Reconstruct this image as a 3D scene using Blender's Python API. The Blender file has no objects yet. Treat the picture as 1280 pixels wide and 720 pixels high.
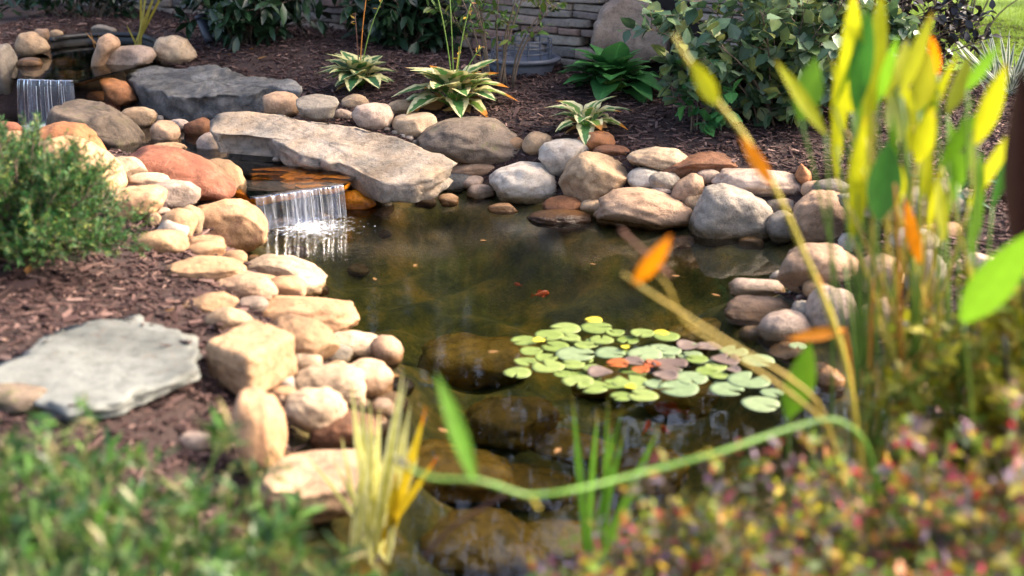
import bpy, bmesh, math, random
import numpy as np
from mathutils import Vector, noise as mnoise

random.seed(7)
rng = np.random.default_rng(7)
C = bpy.context.scene.collection
S = bpy.context.scene
R = math.radians

# ------------------------------------------------------------------ camera
H, PITCH, FPX = 1.7, R(18.5), 1600.0
cam_d = bpy.data.cameras.new('camera')
cam = bpy.data.objects.new('camera', cam_d)
C.objects.link(cam)
cam.location = (0, 0, H)
cam.rotation_euler = (math.pi / 2 - PITCH, 0, 0)
cam_d.sensor_width = 36
cam_d.lens = FPX / 1280 * 36
cam_d.clip_start = 0.05
cam_d.clip_end = 500
cam_d.dof.use_dof = True
cam_d.dof.focus_distance = 6.9
cam_d.dof.aperture_fstop = 1.5
S.camera = cam

# ------------------------------------------------------------------ light
SUN_DIR = Vector((0.86, 0.16, 0.70)).normalized()      # towards the sun
sun_el = math.asin(SUN_DIR.z)
w = bpy.data.worlds.new('World')
S.world = w
w.use_nodes = True
nt = w.node_tree
sky = nt.nodes.new('ShaderNodeTexSky')
sky.sky_type = 'NISHITA'
sky.sun_disc = False
sky.sun_elevation = sun_el
sky.sun_rotation = math.atan2(SUN_DIR.x, SUN_DIR.y)
sky.dust_density = 5.0
sky.air_density = 0.7
bg = nt.nodes['Background']
bg.inputs['Strength'].default_value = 0.15
nt.links.new(sky.outputs[0], bg.inputs['Color'])
sd = bpy.data.lights.new('sun', 'SUN')
sd.energy = 1.5
sd.angle = R(9.0)
sd.color = (1.0, 0.91, 0.79)
sun = bpy.data.objects.new('sun', sd)
C.objects.link(sun)
sun.rotation_euler = SUN_DIR.to_track_quat('Z', 'Y').to_euler()
sun.location = (6, 3, 8)
S.view_settings.view_transform = 'Standard'
S.view_settings.look = 'None'
S.view_settings.exposure = 2.25
S.view_settings.use_white_balance = True
S.view_settings.white_balance_temperature = 7000
S.view_settings.gamma = 1
S.render.engine = 'CYCLES'
S.cycles.max_bounces = 8
S.cycles.transparent_max_bounces = 24
S.cycles.caustics_reflective = False
S.cycles.caustics_refractive = False
S.cycles.use_denoising = True

# ------------------------------------------------------------------ helpers
FW = np.array((0, math.cos(PITCH), -math.sin(PITCH)))
UP = np.array((0, math.sin(PITCH), math.cos(PITCH)))
RT = np.array((1.0, 0, 0))
CO = np.array((0, 0, H))

def ray(px, py):
    return FW + RT * ((px - 640) / FPX) + UP * ((360 - py) / FPX)
def at_z(px, py, z):
    d = ray(px, py)
    return CO + d * ((z - H) / d[2])
def at_y(px, py, Y):
    d = ray(px, py)
    return CO + d * (Y / d[1])
def proj(P):
    Q = np.asarray(P) - CO
    z = Q @ FW
    return 640 + FPX * (Q @ RT) / z, 360 - FPX * (Q @ UP) / z, z

def lin(c):
    o = []
    for v in c[:3]:
        v = v / 255
        o.append(v / 12.92 if v <= 0.04045 else ((v + 0.055) / 1.055) ** 2.4)
    return (*o, 1)

def tag(o, label=None, cat=None, group=None, kind=None):
    if label: o['label'] = label
    if cat: o['category'] = cat
    if group: o['group'] = group
    if kind: o['kind'] = kind
    return o
def empty(name, loc, label=None, cat=None, group=None):
    o = bpy.data.objects.new(name, None)
    C.objects.link(o)
    o.location = tuple(loc)
    o.empty_display_size = 0.05
    return tag(o, label, cat, group)

def mesh_obj(name, V, F, mat, parent=None, uv=None, smooth=True, origin=None):
    """V world coordinates; the object's origin goes to `origin` (or to the parent's)"""
    V = np.asarray(V, dtype=float)
    if origin is None:
        origin = np.array(parent_loc(parent)) if parent is not None else np.zeros(3)
    me = bpy.data.meshes.new(name)
    me.from_pydata((V - np.asarray(origin)).tolist(), [], F.tolist() if isinstance(F, np.ndarray) else F)
    if uv is not None:
        l = me.uv_layers.new(name='UVMap')
        idx = np.zeros(len(me.loops), dtype=np.int32)
        me.loops.foreach_get('vertex_index', idx)
        l.data.foreach_set('uv', np.asarray(uv, dtype=np.float32)[idx].ravel())
    if smooth:
        me.polygons.foreach_set('use_smooth', [True] * len(me.polygons))
    me.materials.append(mat)
    me.update()
    o = bpy.data.objects.new(name, me)
    C.objects.link(o)
    if parent is not None:
        o.parent = parent
        o.location = tuple(np.asarray(origin) - np.array(parent_loc(parent)))
    else:
        o.location = tuple(origin)
    return o
def parent_loc(p):
    l = Vector((0, 0, 0))
    while p is not None:
        l += p.location
        p = p.parent
    return tuple(l)

class MB:
    """collects vertices and faces for one mesh"""
    def __init__(s): s.v, s.f, s.uv, s.n = [], [], [], 0
    def add(s, V, F, uv=None):
        V = np.asarray(V, float)
        s.v.append(V)
        s.f.extend([[i + s.n for i in f] for f in (F.tolist() if isinstance(F, np.ndarray) else F)])
        s.uv.append(uv if uv is not None else np.zeros((len(V), 2)))
        s.n += len(V)
    def tube(s, pts, r0, r1=None, n=6, cap=True):
        pts = np.asarray(pts, float)
        r1 = r0 if (r1 is None and np.isscalar(r0)) else r1
        m = len(pts)
        T = np.gradient(pts, axis=0)
        T /= np.linalg.norm(T, axis=1)[:, None] + 1e-9
        a = np.array((0.31, 0.17, 0.93)) if abs(T[0][2]) < .8 else np.array((0.95, 0.2, 0.1))
        A = np.cross(T, a); A /= np.linalg.norm(A, axis=1)[:, None] + 1e-9
        B = np.cross(T, A)
        th = np.linspace(0, 2 * math.pi, n, endpoint=False)
        rr = np.linspace(r0, r1, m) if np.isscalar(r0) else np.asarray(r0)
        V = (pts[:, None, :] + rr[:, None, None] * (A[:, None, :] * np.cos(th)[None, :, None] + B[:, None, :] * np.sin(th)[None, :, None])).reshape(-1, 3)
        F = [[i * n + j, i * n + (j + 1) % n, (i + 1) * n + (j + 1) % n, (i + 1) * n + j] for i in range(m - 1) for j in range(n)]
        if cap:
            F.append(list(range(n))[::-1]); F.append([(m - 1) * n + j for j in range(n)])
        uv = np.stack([np.tile(np.linspace(0, 1, n), m), np.repeat(np.linspace(0, 1, m), n)], 1)
        s.add(V, F, uv)
    def box(s, c, h, rz=0):
        c = np.asarray(c, float)
        V = np.array([(x, y, z) for x in (-1, 1) for y in (-1, 1) for z in (-1, 1)], float) * np.asarray(h)
        cs, sn = math.cos(rz), math.sin(rz)
        V = np.stack([V[:, 0] * cs - V[:, 1] * sn, V[:, 0] * sn + V[:, 1] * cs, V[:, 2]], 1) + c
        s.add(V, [[0, 1, 3, 2], [4, 6, 7, 5], [0, 4, 5, 1], [2, 3, 7, 6], [0, 2, 6, 4], [1, 5, 7, 3]])
    def build(s, name, mat, parent=None, origin=None, smooth=True):
        return mesh_obj(name, np.concatenate(s.v), s.f, mat, parent, np.concatenate(s.uv), smooth, origin)

def unit(a):
    a = np.asarray(a, float)
    return a / (np.linalg.norm(a, axis=-1, keepdims=True) + 1e-9)

PROF = {
    'ovate': lambda t: np.sin(math.pi * np.clip(t, 0, 1) ** 0.72) ** 0.75,
    'lance': lambda t: np.sin(math.pi * np.clip(t, 0, 1) ** 0.9) ** 1.1,
    'blade': lambda t: np.clip(np.minimum(1, (1 - t) * 3.0), 0.03, 1) * (0.55 + 0.45 * np.minimum(1, t * 4)),
    'paddle': lambda t: np.clip(np.sin(math.pi * np.clip(t, 0.03, 1) ** 0.85), 0, 1) ** 0.85,
}
def leaf_arrays(P, T, N, L, W, prof='ovate', nseg=4, fold=0.25, curl=-0.15, wave=0.0):
    P, T, N = np.asarray(P, float), unit(T), np.asarray(N, float)
    n = len(P)
    L = np.broadcast_to(np.asarray(L, float), (n,)); W = np.broadcast_to(np.asarray(W, float), (n,))
    curl = np.broadcast_to(np.asarray(curl, float), (n,))
    Sd = unit(np.cross(T, N)); N = unit(np.cross(Sd, T))
    ts = np.linspace(0, 1, nseg + 1)
    pw = PROF[prof](ts)
    pw[0] = max(pw[0], .06); pw[-1] = max(pw[-1], .02)
    V = np.zeros((n, nseg + 1, 3, 3)); UV = np.zeros((n, nseg + 1, 3, 2))
    for i, t in enumerate(ts):
        c = P + T * (L * t)[:, None] + N * (L * curl * t * t)[:, None]
        hw = (pw[i] * W / 2)[:, None]
        wv = wave * math.sin(i * 2.1) * hw
        V[:, i, 0] = c - Sd * hw + N * (fold * hw + wv)
        V[:, i, 1] = c
        V[:, i, 2] = c + Sd * hw + N * (fold * hw - wv)
        UV[:, i, 0] = (0, t); UV[:, i, 1] = (.5, t); UV[:, i, 2] = (1, t)
    k = (nseg + 1) * 3
    fb = []
    for i in range(nseg):
        for j in (0, 1):
            fb.append((i * 3 + j, i * 3 + j + 1, (i + 1) * 3 + j + 1, (i + 1) * 3 + j))
    F = (np.arange(n)[:, None, None] * k + np.array(fb)[None]).reshape(-1, 4)
    return V.reshape(-1, 3), F, UV.reshape(-1, 2)

def fnoise(p, s=1.0, o=3):
    return mnoise.fractal(Vector(p) * s, 0.9, 2.0, o)

# ------------------------------------------------------------------ materials
def new_mat(name):
    m = bpy.data.materials.new(name)
    m.use_nodes = True
    t = m.node_tree
    return m, t, t.nodes['Principled BSDF'], t.nodes['Material Output']
def N_(t, typ, **kw):
    n = t.nodes.new(typ)
    for k, v in kw.items():
        if k in n.inputs.keys(): n.inputs[k].default_value = v
        else: setattr(n, k, v)
    return n
def ramp(t, fac, stops, interp='LINEAR'):
    r = t.nodes.new('ShaderNodeValToRGB')
    r.color_ramp.interpolation = interp
    e = r.color_ramp.elements
    while len(e) < len(stops): e.new(0.5)
    for x, (p, c) in zip(e, stops):
        x.position = p; x.color = c if len(c) == 4 else (*c, 1)
    t.links.new(fac, r.inputs[0])
    return r
def mixc(t, a, b, fac, mode='MIX'):
    m = t.nodes.new('ShaderNodeMix'); m.data_type = 'RGBA'; m.blend_type = mode
    for sock, v in ((m.inputs[0], fac), (m.inputs[6], a), (m.inputs[7], b)):
        if hasattr(v, 'is_output'): t.links.new(v, sock)
        else: sock.default_value = v
    return m.outputs[2]
def math_(t, op, a, b=None, clamp=False):
    m = t.nodes.new('ShaderNodeMath'); m.operation = op; m.use_clamp = clamp
    for s_, v in zip(m.inputs, (a, b)):
        if v is None: continue
        if hasattr(v, 'is_output'): t.links.new(v, s_)
        else: s_.default_value = v
    return m.outputs[0]
def white(v): return (v, v, v, 1)

def rock_mat(name, c1, c2, c3=(95, 85, 75), rough=0.75, bump=0.8, mott=0.5, band=0.0, lichen=0.0, dry=0.9):
    m, t, b, out = new_mat(name)
    tc = N_(t, 'ShaderNodeTexCoord'); oi = N_(t, 'ShaderNodeObjectInfo')
    off = N_(t, 'ShaderNodeVectorMath', operation='SCALE'); 
    cmb = N_(t, 'ShaderNodeCombineXYZ')
    r37 = math_(t, 'MULTIPLY', oi.outputs['Random'], 37.0)
    r91 = math_(t, 'MULTIPLY', oi.outputs['Random'], 91.0)
    t.links.new(r37, cmb.inputs[0]); t.links.new(r91, cmb.inputs[1]); t.links.new(r37, cmb.inputs[2])
    add = N_(t, 'ShaderNodeVectorMath', operation='ADD')
    t.links.new(tc.outputs['Object'], add.inputs[0]); t.links.new(cmb.outputs[0], add.inputs[1])
    v = add.outputs[0]
    def ns(scale, det=6, rg=0.6, dist=0.0):
        n = N_(t, 'ShaderNodeTexNoise', Scale=scale, Detail=det, Roughness=rg, Distortion=dist)
        t.links.new(v, n.inputs['Vector']); return n.outputs['Fac']
    n1 = ns(5, 5, .6, .4); n2 = ns(22, 6, .7); n3 = ns(140, 4, .7); n4 = ns(9, 7, .75, .8)
    a = ramp(t, n1, [(0.32, lin(c1)), (0.68, lin(c2))]).outputs[0]
    nb = ns(2.6, 4, .55, .6)
    a = mixc(t, a, ramp(t, nb, [(.38, white(.66)), (.52, white(1.0)), (.7, white(1.12))]).outputs[0], 1.0, 'MULTIPLY')
    nw = ns(34, 5, .7, 1.2)
    a = mixc(t, a, lin((118, 88, 66)), math_(t, 'MULTIPLY', ramp(t, nw, [(.56, white(0)), (.68, white(.55))]).outputs[0], ramp(t, nb, [(.35, white(1)), (.6, white(.15))]).outputs[0]))
    mk = ramp(t, n4, [(0.50, white(0)), (0.66, white(1))]).outputs[0]
    a = mixc(t, a, lin(c3), math_(t, 'MULTIPLY', mk, mott))
    sp = ramp(t, n2, [(0.33, white(0.62)), (0.5, white(1.0)), (0.68, white(1.16))]).outputs[0]
    a = mixc(t, a, sp, 1.0, 'MULTIPLY')
    gr = ramp(t, n3, [(0.3, white(0.78)), (0.6, white(1.06))]).outputs[0]
    a = mixc(t, a, gr, 0.8, 'MULTIPLY')
    if band:
        wv = N_(t, 'ShaderNodeTexWave', Scale=3.0, Distortion=9.0, Detail=4.0); wv.inputs['Detail Scale'].default_value = 1.6
        wv.bands_direction = 'Z'
        t.links.new(v, wv.inputs['Vector'])
        bb = ramp(t, wv.outputs['Fac'], [(0.2, white(0.6)), (0.6, white(1.1))]).outputs[0]
        a = mixc(t, a, bb, band, 'MULTIPLY')
    if lichen:
        ln = ns(11, 8, .8, .3)
        lk = ramp(t, ln, [(0.55, white(0)), (0.62, white(1))]).outputs[0]
        a = mixc(t, a, lin((95, 98, 55)), math_(t, 'MULTIPLY', lk, lichen))
    # each stone has a tone of its own
    hs = N_(t, 'ShaderNodeHueSaturation')
    t.links.new(a, hs.inputs['Color'])
    mr = N_(t, 'ShaderNodeMapRange'); mr.inputs['To Min'].default_value = 0.84; mr.inputs['To Max'].default_value = 1.14
    t.links.new(oi.outputs['Random'], mr.inputs['Value']); t.links.new(mr.outputs[0], hs.inputs['Value'])
    a = hs.outputs[0]
    # water stain: the waterline leaves stone dark, slick and green-brown
    ge = N_(t, 'ShaderNodeNewGeometry'); sx = N_(t, 'ShaderNodeSeparateXYZ')
    t.links.new(ge.outputs['Position'], sx.inputs[0])
    zz = math_(t, 'ADD', sx.outputs[2], math_(t, 'MULTIPLY', math_(t, 'SUBTRACT', n1, 0.5), 0.06))
    wet = N_(t, 'ShaderNodeMapRange'); wet.inputs['From Min'].default_value = 0.06; wet.inputs['From Max'].default_value = 0.025
    t.links.new(zz, wet.inputs['Value'])
    wet_o = wet.outputs[0]
    a = mixc(t, a, mixc(t, a, lin((146, 128, 92)), dry, 'MULTIPLY'), wet_o)
    t.links.new(a, b.inputs['Base Color'])
    rr = N_(t, 'ShaderNodeMapRange'); rr.inputs['To Min'].default_value = rough; rr.inputs['To Max'].default_value = 0.25
    t.links.new(wet_o, rr.inputs['Value']); t.links.new(rr.outputs[0], b.inputs['Roughness'])
    b.inputs['Specular IOR Level'].default_value = 0.3
    h = math_(t, 'ADD', math_(t, 'MULTIPLY', n2, 1.0), math_(t, 'MULTIPLY', n3, 0.35))
    h = math_(t, 'ADD', h, math_(t, 'MULTIPLY', n4, 0.9))
    bp = N_(t, 'ShaderNodeBump', Strength=bump, Distance=0.012)
    t.links.new(h, bp.inputs['Height']); t.links.new(bp.outputs[0], b.inputs['Normal'])
    return m

RM = {
    'cream': rock_mat('cream_stone', (190, 168, 140), (178, 150, 122), (146, 122, 102), mott=.35),
    'ochre': rock_mat('ochre_stone', (178, 144, 108), (164, 128, 96), (134, 104, 82)),
    'peach': rock_mat('peach_stone', (190, 152, 116), (176, 134, 98), (156, 110, 92), bump=.5),
    'pink': rock_mat('pinkish_stone', (184, 152, 124), (170, 136, 108), (128, 106, 92)),
    'red': rock_mat('red_brown_stone', (148, 92, 68), (130, 78, 60), (176, 130, 108), mott=.5),
    'orange': rock_mat('orange_stone', (178, 122, 80), (160, 104, 68), (118, 90, 70)),
    'tan': rock_mat('tan_stone', (184, 156, 124), (164, 134, 104), (112, 96, 82)),
    'beige': rock_mat('beige_stone', (178, 158, 142), (164, 140, 122), (116, 98, 88)),
    'grey': rock_mat('grey_stone', (150, 139, 125), (132, 122, 110), (98, 88, 80)),
    'white': rock_mat('whitish_stone', (186, 176, 162), (166, 153, 139), (138, 110, 92), bump=.4),
    'dark': rock_mat('dark_slate_stone', (88, 87, 86), (120, 117, 112), (50, 50, 50), mott=.7, band=.6, bump=1.0),
    'brown': rock_mat('brown_stone', (138, 92, 64), (110, 76, 56), (70, 54, 46)),
    'mottle': rock_mat('mottled_stone', (138, 120, 102), (104, 90, 78), (62, 56, 50), mott=.7, lichen=.5, bump=.9),
    'slab': rock_mat('pale_slab_stone', (170, 160, 148), (182, 156, 128), (110, 108, 102), band=.35, lichen=.18, mott=.5, bump=.9),
    'flag': rock_mat('flagstone', (124, 126, 120), (114, 117, 113), (104, 106, 102), bump=.2, mott=.3),
    'amber': rock_mat('amber_wet_stone', (232, 150, 40), (206, 118, 26), (120, 70, 24), rough=.2),
    'wetbrown': rock_mat('wet_brown_stone', (116, 84, 54), (84, 62, 42), (50, 40, 30), rough=.25),
    'algae': rock_mat('algae_stone', (162, 120, 50), (134, 106, 44), (76, 70, 30), rough=.6, dry=0.0),
}

def leaf_mat(name, cols, trans=0.35, rough=0.45, margin=None, spec=0.4, tcol=None, vein=0.12, tips=None, patch=None):
    m, t, b, out = new_mat(name)
    g = N_(t, 'ShaderNodeNewGeometry')
    k = len(cols)
    st = [(i / max(1, k - 1), lin(c)) for i, c in enumerate(cols)] if k > 1 else [(0, lin(cols[0])), (1, lin(cols[0]))]
    a = ramp(t, g.outputs['Random Per Island'], st).outputs[0]
    uvn = N_(t, 'ShaderNodeUVMap'); sx = N_(t, 'ShaderNodeSeparateXYZ')
    t.links.new(uvn.outputs[0], sx.inputs[0])
    du = math_(t, 'MULTIPLY', math_(t, 'ABSOLUTE', math_(t, 'SUBTRACT', sx.outputs[0], 0.5)), 2.0)   # 0 midrib .. 1 edge
    tc = N_(t, 'ShaderNodeTexCoord')
    nz = N_(t, 'ShaderNodeTexNoise', Scale=35.0, Detail=4.0)
    t.links.new(tc.outputs['Object'], nz.inputs['Vector'])
    if margin is not None:
        e = math_(t, 'ADD', du, math_(t, 'MULTIPLY', math_(t, 'SUBTRACT', nz.outputs['Fac'], 0.5), 0.5))
        mk = ramp(t, e, [(0.42, white(0)), (0.56, white(1))]).outputs[0]
        a = mixc(t, a, lin(margin), mk)
    if tips is not None:
        e = math_(t, 'ADD', sx.outputs[1], math_(t, 'MULTIPLY', math_(t, 'SUBTRACT', nz.outputs['Fac'], 0.5), 0.3))
        e = math_(t, 'ADD', e, math_(t, 'MULTIPLY', math_(t, 'SUBTRACT', g.outputs['Random Per Island'], 0.5), 0.35))
        a = mixc(t, a, lin(tips), ramp(t, e, [(0.90, white(0)), (1.08, white(1))]).outputs[0])
    if patch is not None:
        pn = N_(t, 'ShaderNodeTexNoise', Scale=14.0, Detail=3.0)
        t.links.new(tc.outputs['Object'], pn.inputs['Vector'])
        a = mixc(t, a, lin(patch), ramp(t, pn.outputs['Fac'], [(0.6, white(0)), (0.68, white(.9))]).outputs[0])
    vv = ramp(t, du, [(0.0, white(1 + vein * 2)), (0.10, white(1.0)), (1, white(1 - vein))]).outputs[0]
    a = mixc(t, a, vv, 1.0, 'MULTIPLY')
    var = ramp(t, nz.outputs['Fac'], [(0.3, white(.82)), (0.7, white(1.12))]).outputs[0]
    a = mixc(t, a, var, 1.0, 'MULTIPLY')
    t.links.new(a, b.inputs['Base Color'])
    b.inputs['Roughness'].default_value = rough
    b.inputs['Specular IOR Level'].default_value = spec
    tr = N_(t, 'ShaderNodeBsdfTranslucent')
    if tcol: 
        t.links.new(mixc(t, a, lin(tcol), 0.5), tr.inputs['Color'])
    else: t.links.new(a, tr.inputs['Color'])
    mx = N_(t, 'ShaderNodeMixShader'); mx.inputs[0].default_value = trans
    t.links.new(b.outputs[0], mx.inputs[1]); t.links.new(tr.outputs[0], mx.inputs[2])
    t.links.new(mx.outputs[0], out.inputs['Surface'])
    return m

def plain_mat(name, c1, c2=None, rough=0.6, scale=20, bump=0.3, metal=0.0, stretch=None):
    m, t, b, out = new_mat(name)
    tc = N_(t, 'ShaderNodeTexCoord')
    src = tc.outputs['Object']
    if stretch:
        mp = N_(t, 'ShaderNodeMapping'); mp.inputs['Scale'].default_value = stretch
        t.links.new(src, mp.inputs[0]); src = mp.outputs[0]
    n = N_(t, 'ShaderNodeTexNoise', Scale=scale, Detail=6.0, Roughness=0.65)
    t.links.new(src, n.inputs['Vector'])
    a = ramp(t, n.outputs['Fac'], [(0.3, lin(c1)), (0.7, lin(c2 or c1))]).outputs[0]
    t.links.new(a, b.inputs['Base Color'])
    b.inputs['Roughness'].default_value = rough; b.inputs['Metallic'].default_value = metal
    bp = N_(t, 'ShaderNodeBump', Strength=bump, Distance=0.01)
    t.links.new(n.outputs['Fac'], bp.inputs['Height']); t.links.new(bp.outputs[0], b.inputs['Normal'])
    return m

M = {
    'bark': plain_mat('bark', (92, 78, 66), (60, 48, 40), .9, 30, .8, stretch=(1, 1, .2)),
    'twig': plain_mat('twig_bark', (120, 104, 88), (84, 70, 58), .85, 60, .5),
    'green_stem': plain_mat('green_stem', (110, 140, 54), (86, 116, 40), .5, 15, .1),
    'yellow_stem': plain_mat('yellow_stem', (196, 176, 74), (160, 150, 60), .5, 15, .1),
    'orange_stem': plain_mat('orange_stem', (204, 120, 34), (160, 110, 40), .55, 15, .1),
    'olive_stem': plain_mat('olive_stem', (168, 140, 58), (130, 118, 46), .55, 12, .1),
    'pale_stem': plain_mat('pale_green_stem', (110, 152, 58), (76, 116, 38), .4, 7, .1),
    'brown_stem': plain_mat('dry_brown_stem', (110, 66, 44), (84, 56, 44), .7, 20, .2),
    'black_plastic': plain_mat('black_plastic', (22, 22, 24), (30, 30, 32), .45, 8, .1),
    'grey_plastic': plain_mat('grey_plastic', (98, 102, 112), (78, 82, 92), .5, 10, .1),
    'gunmetal': plain_mat('gunmetal', (52, 56, 66), (40, 44, 52), .45, 10, .1),
}
LM = {
    'rhodo': leaf_mat('rhododendron_leaf', [(24, 44, 28), (36, 62, 38), (50, 80, 50)], .12, .35, spec=.5),
    'broad': leaf_mat('viburnum_leaf', [(56, 84, 56), (78, 108, 74), (116, 138, 110), (84, 112, 62), (142, 148, 84)], .28, .42, spec=.5),
    'purple': leaf_mat('dark_purple_leaf', [(24, 22, 24), (36, 28, 32), (30, 36, 28), (52, 44, 48)], .12, .35, spec=.5),
    'twiggy': leaf_mat('light_twig_leaf', [(70, 104, 46), (94, 126, 56), (60, 88, 44), (130, 140, 60)], .3),
    'hydr': leaf_mat('hydrangea_leaf', [(52, 108, 56), (66, 126, 66), (84, 146, 80)], .3, .4, vein=.25),
    'hosta': leaf_mat('variegated_hosta_leaf', [(44, 88, 52), (62, 108, 66), (74, 116, 60)], .25, .45, margin=(214, 208, 150), tips=None),
    'hostay': leaf_mat('yellowing_hosta_leaf', [(70, 116, 66), (84, 128, 66), (116, 146, 60)], .25, .45, margin=(226, 218, 166), tips=(190, 120, 40)),
    'juniper': leaf_mat('juniper_needle', [(30, 72, 36), (46, 100, 46), (66, 122, 52), (38, 80, 46), (150, 160, 76)], .15, .5),
    'fore': leaf_mat('lance_leaf', [(24, 50, 28), (48, 86, 36), (80, 126, 42), (40, 72, 50), (100, 136, 56), (52, 88, 42), (136, 124, 84), (64, 110, 38)], .3, .35),
    'multi': leaf_mat('autumn_shrub_leaf', [(184, 36, 56), (196, 92, 108), (84, 104, 44), (124, 78, 104), (150, 132, 150), (80, 116, 46), (142, 164, 52), (220, 194, 56), (196, 120, 72), (92, 138, 48), (136, 100, 124), (196, 184, 66), (54, 58, 44), (112, 148, 52), (134, 158, 52)], .45, .5),
    'yellowg': leaf_mat('yellow_green_leaf', [(164, 168, 44), (206, 194, 60), (122, 148, 50), (176, 140, 70), (150, 168, 64)], .45, .5),
    'clover': leaf_mat('round_green_leaf', [(80, 134, 60), (108, 158, 66), (140, 168, 60)], .35, .45),
    'flag': leaf_mat('sweet_flag_blade', [(206, 204, 110), (222, 220, 146), (196, 192, 80), (168, 176, 70)], .5, .45, margin=(230, 228, 170)),
    'flago': leaf_mat('orange_flag_blade', [(196, 172, 40), (204, 176, 44)], .45, .45, tips=(206, 104, 24)),
    'reed': leaf_mat('green_reed_blade', [(96, 150, 44), (120, 172, 56), (86, 132, 44)], .4, .4, tips=(170, 140, 60)),
    'py': leaf_mat('yellow_pickerel_leaf', [(168, 178, 28), (184, 186, 40), (150, 168, 36)], .55, .4, tcol=(206, 208, 36), tips=(200, 150, 40)),
    'pg': leaf_mat('green_pickerel_leaf', [(84, 136, 32), (100, 150, 40)], .5, .4, tcol=(130, 178, 44)),
    'pd': leaf_mat('deep_green_pickerel_leaf', [(52, 112, 38), (64, 124, 42)], .38, .35, tcol=(70, 130, 40)),
    'po': leaf_mat('olive_pickerel_leaf', [(120, 140, 40), (138, 150, 48)], .45, .45, tcol=(180, 176, 40)),
    'pox': leaf_mat('orange_pickerel_leaf', [(226, 130, 20), (232, 150, 24)], .5, .45, tcol=(240, 140, 20), tips=(170, 84, 40)),
    'pb': leaf_mat('dead_brown_leaf', [(34, 15, 11), (28, 13, 10)], .15, .7, spec=.05),
    'wgrass': leaf_mat('white_striped_blade', [(70, 92, 66), (86, 108, 84)], .3, .4, margin=(206, 212, 200)),
    'lawn': leaf_mat('lawn_blade', [(122, 152, 30), (142, 172, 40), (104, 136, 32)], .45, .5),
    'shade': leaf_mat('shade_tree_leaf', [(40, 66, 30), (56, 86, 38), (70, 98, 44)], .3, .5),
    'ever': leaf_mat('evergreen_leaf', [(20, 36, 20), (28, 46, 24), (36, 54, 28)], .1, .6),
    'ystem': leaf_mat('yellow_iris_blade', [(150, 136, 44), (176, 158, 62), (122, 116, 44)], .3, .5),
    'dead': leaf_mat('dry_leaf', [(168, 130, 84), (190, 150, 84), (130, 88, 56), (206, 170, 60)], .25, .6),
}

def mulch_mat():
    m, t, b, out = new_mat('bark_mulch')
    g = N_(t, 'ShaderNodeNewGeometry')
    a = ramp(t, g.outputs['Random Per Island'], [(0, lin((50, 35, 34))), (.3, lin((78, 57, 53))), (.6, lin((60, 44, 42))), (.85, lin((104, 79, 73))), (1, lin((140, 114, 104)))]).outputs[0]
    tc = N_(t, 'ShaderNodeTexCoord')
    n = N_(t, 'ShaderNodeTexNoise', Scale=160.0, Detail=4.0); t.links.new(tc.outputs['Object'], n.inputs['Vector'])
    a = mixc(t, a, ramp(t, n.outputs['Fac'], [(.3, white(.7)), (.7, white(1.15))]).outputs[0], 1.0, 'MULTIPLY')
    t.links.new(a, b.inputs['Base Color']); b.inputs['Roughness'].default_value = .8
    b.inputs['Specular IOR Level'].default_value = .25
    return m

def ground_mat():
    m, t, b, out = new_mat('garden_soil')
    g = N_(t, 'ShaderNodeNewGeometry'); sx = N_(t, 'ShaderNodeSeparateXYZ'); t.links.new(g.outputs['Position'], sx.inputs[0])
    n1 = N_(t, 'ShaderNodeTexNoise', Scale=60.0, Detail=8.0, Roughness=.75); t.links.new(g.outputs['Position'], n1.inputs['Vector'])
    n2 = N_(t, 'ShaderNodeTexNoise', Scale=4.5, Detail=7.0, Roughness=.68); t.links.new(g.outputs['Position'], n2.inputs['Vector'])
    soil = ramp(t, n1.outputs['Fac'], [(.3, lin((34, 24, 22))), (.55, lin((62, 43, 38))), (.75, lin((86, 62, 54)))]).outputs[0]
    bed = ramp(t, n2.outputs['Fac'], [(.35, lin((50, 54, 24))), (.5, lin((98, 92, 38))), (.65, lin((156, 124, 54)))]).outputs[0]
    bed = mixc(t, bed, ramp(t, n1.outputs['Fac'], [(.3, white(.65)), (.7, white(1.15))]).outputs[0], 1.0, 'MULTIPLY')
    zz = math_(t, 'ADD', sx.outputs[2], math_(t, 'MULTIPLY', math_(t, 'SUBTRACT', n2.outputs['Fac'], .5), .08))
    mk = N_(t, 'ShaderNodeMapRange'); mk.inputs['From Min'].default_value = .05; mk.inputs['From Max'].default_value = -.01
    t.links.new(zz, mk.inputs['Value'])
    t.links.new(mixc(t, soil, bed, mk.outputs[0]), b.inputs['Base Color'])
    b.inputs['Roughness'].default_value = .85
    bp = N_(t, 'ShaderNodeBump', Strength=.8, Distance=.02); t.links.new(n1.outputs['Fac'], bp.inputs['Height']); t.links.new(bp.outputs[0], b.inputs['Normal'])
    return m

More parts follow.
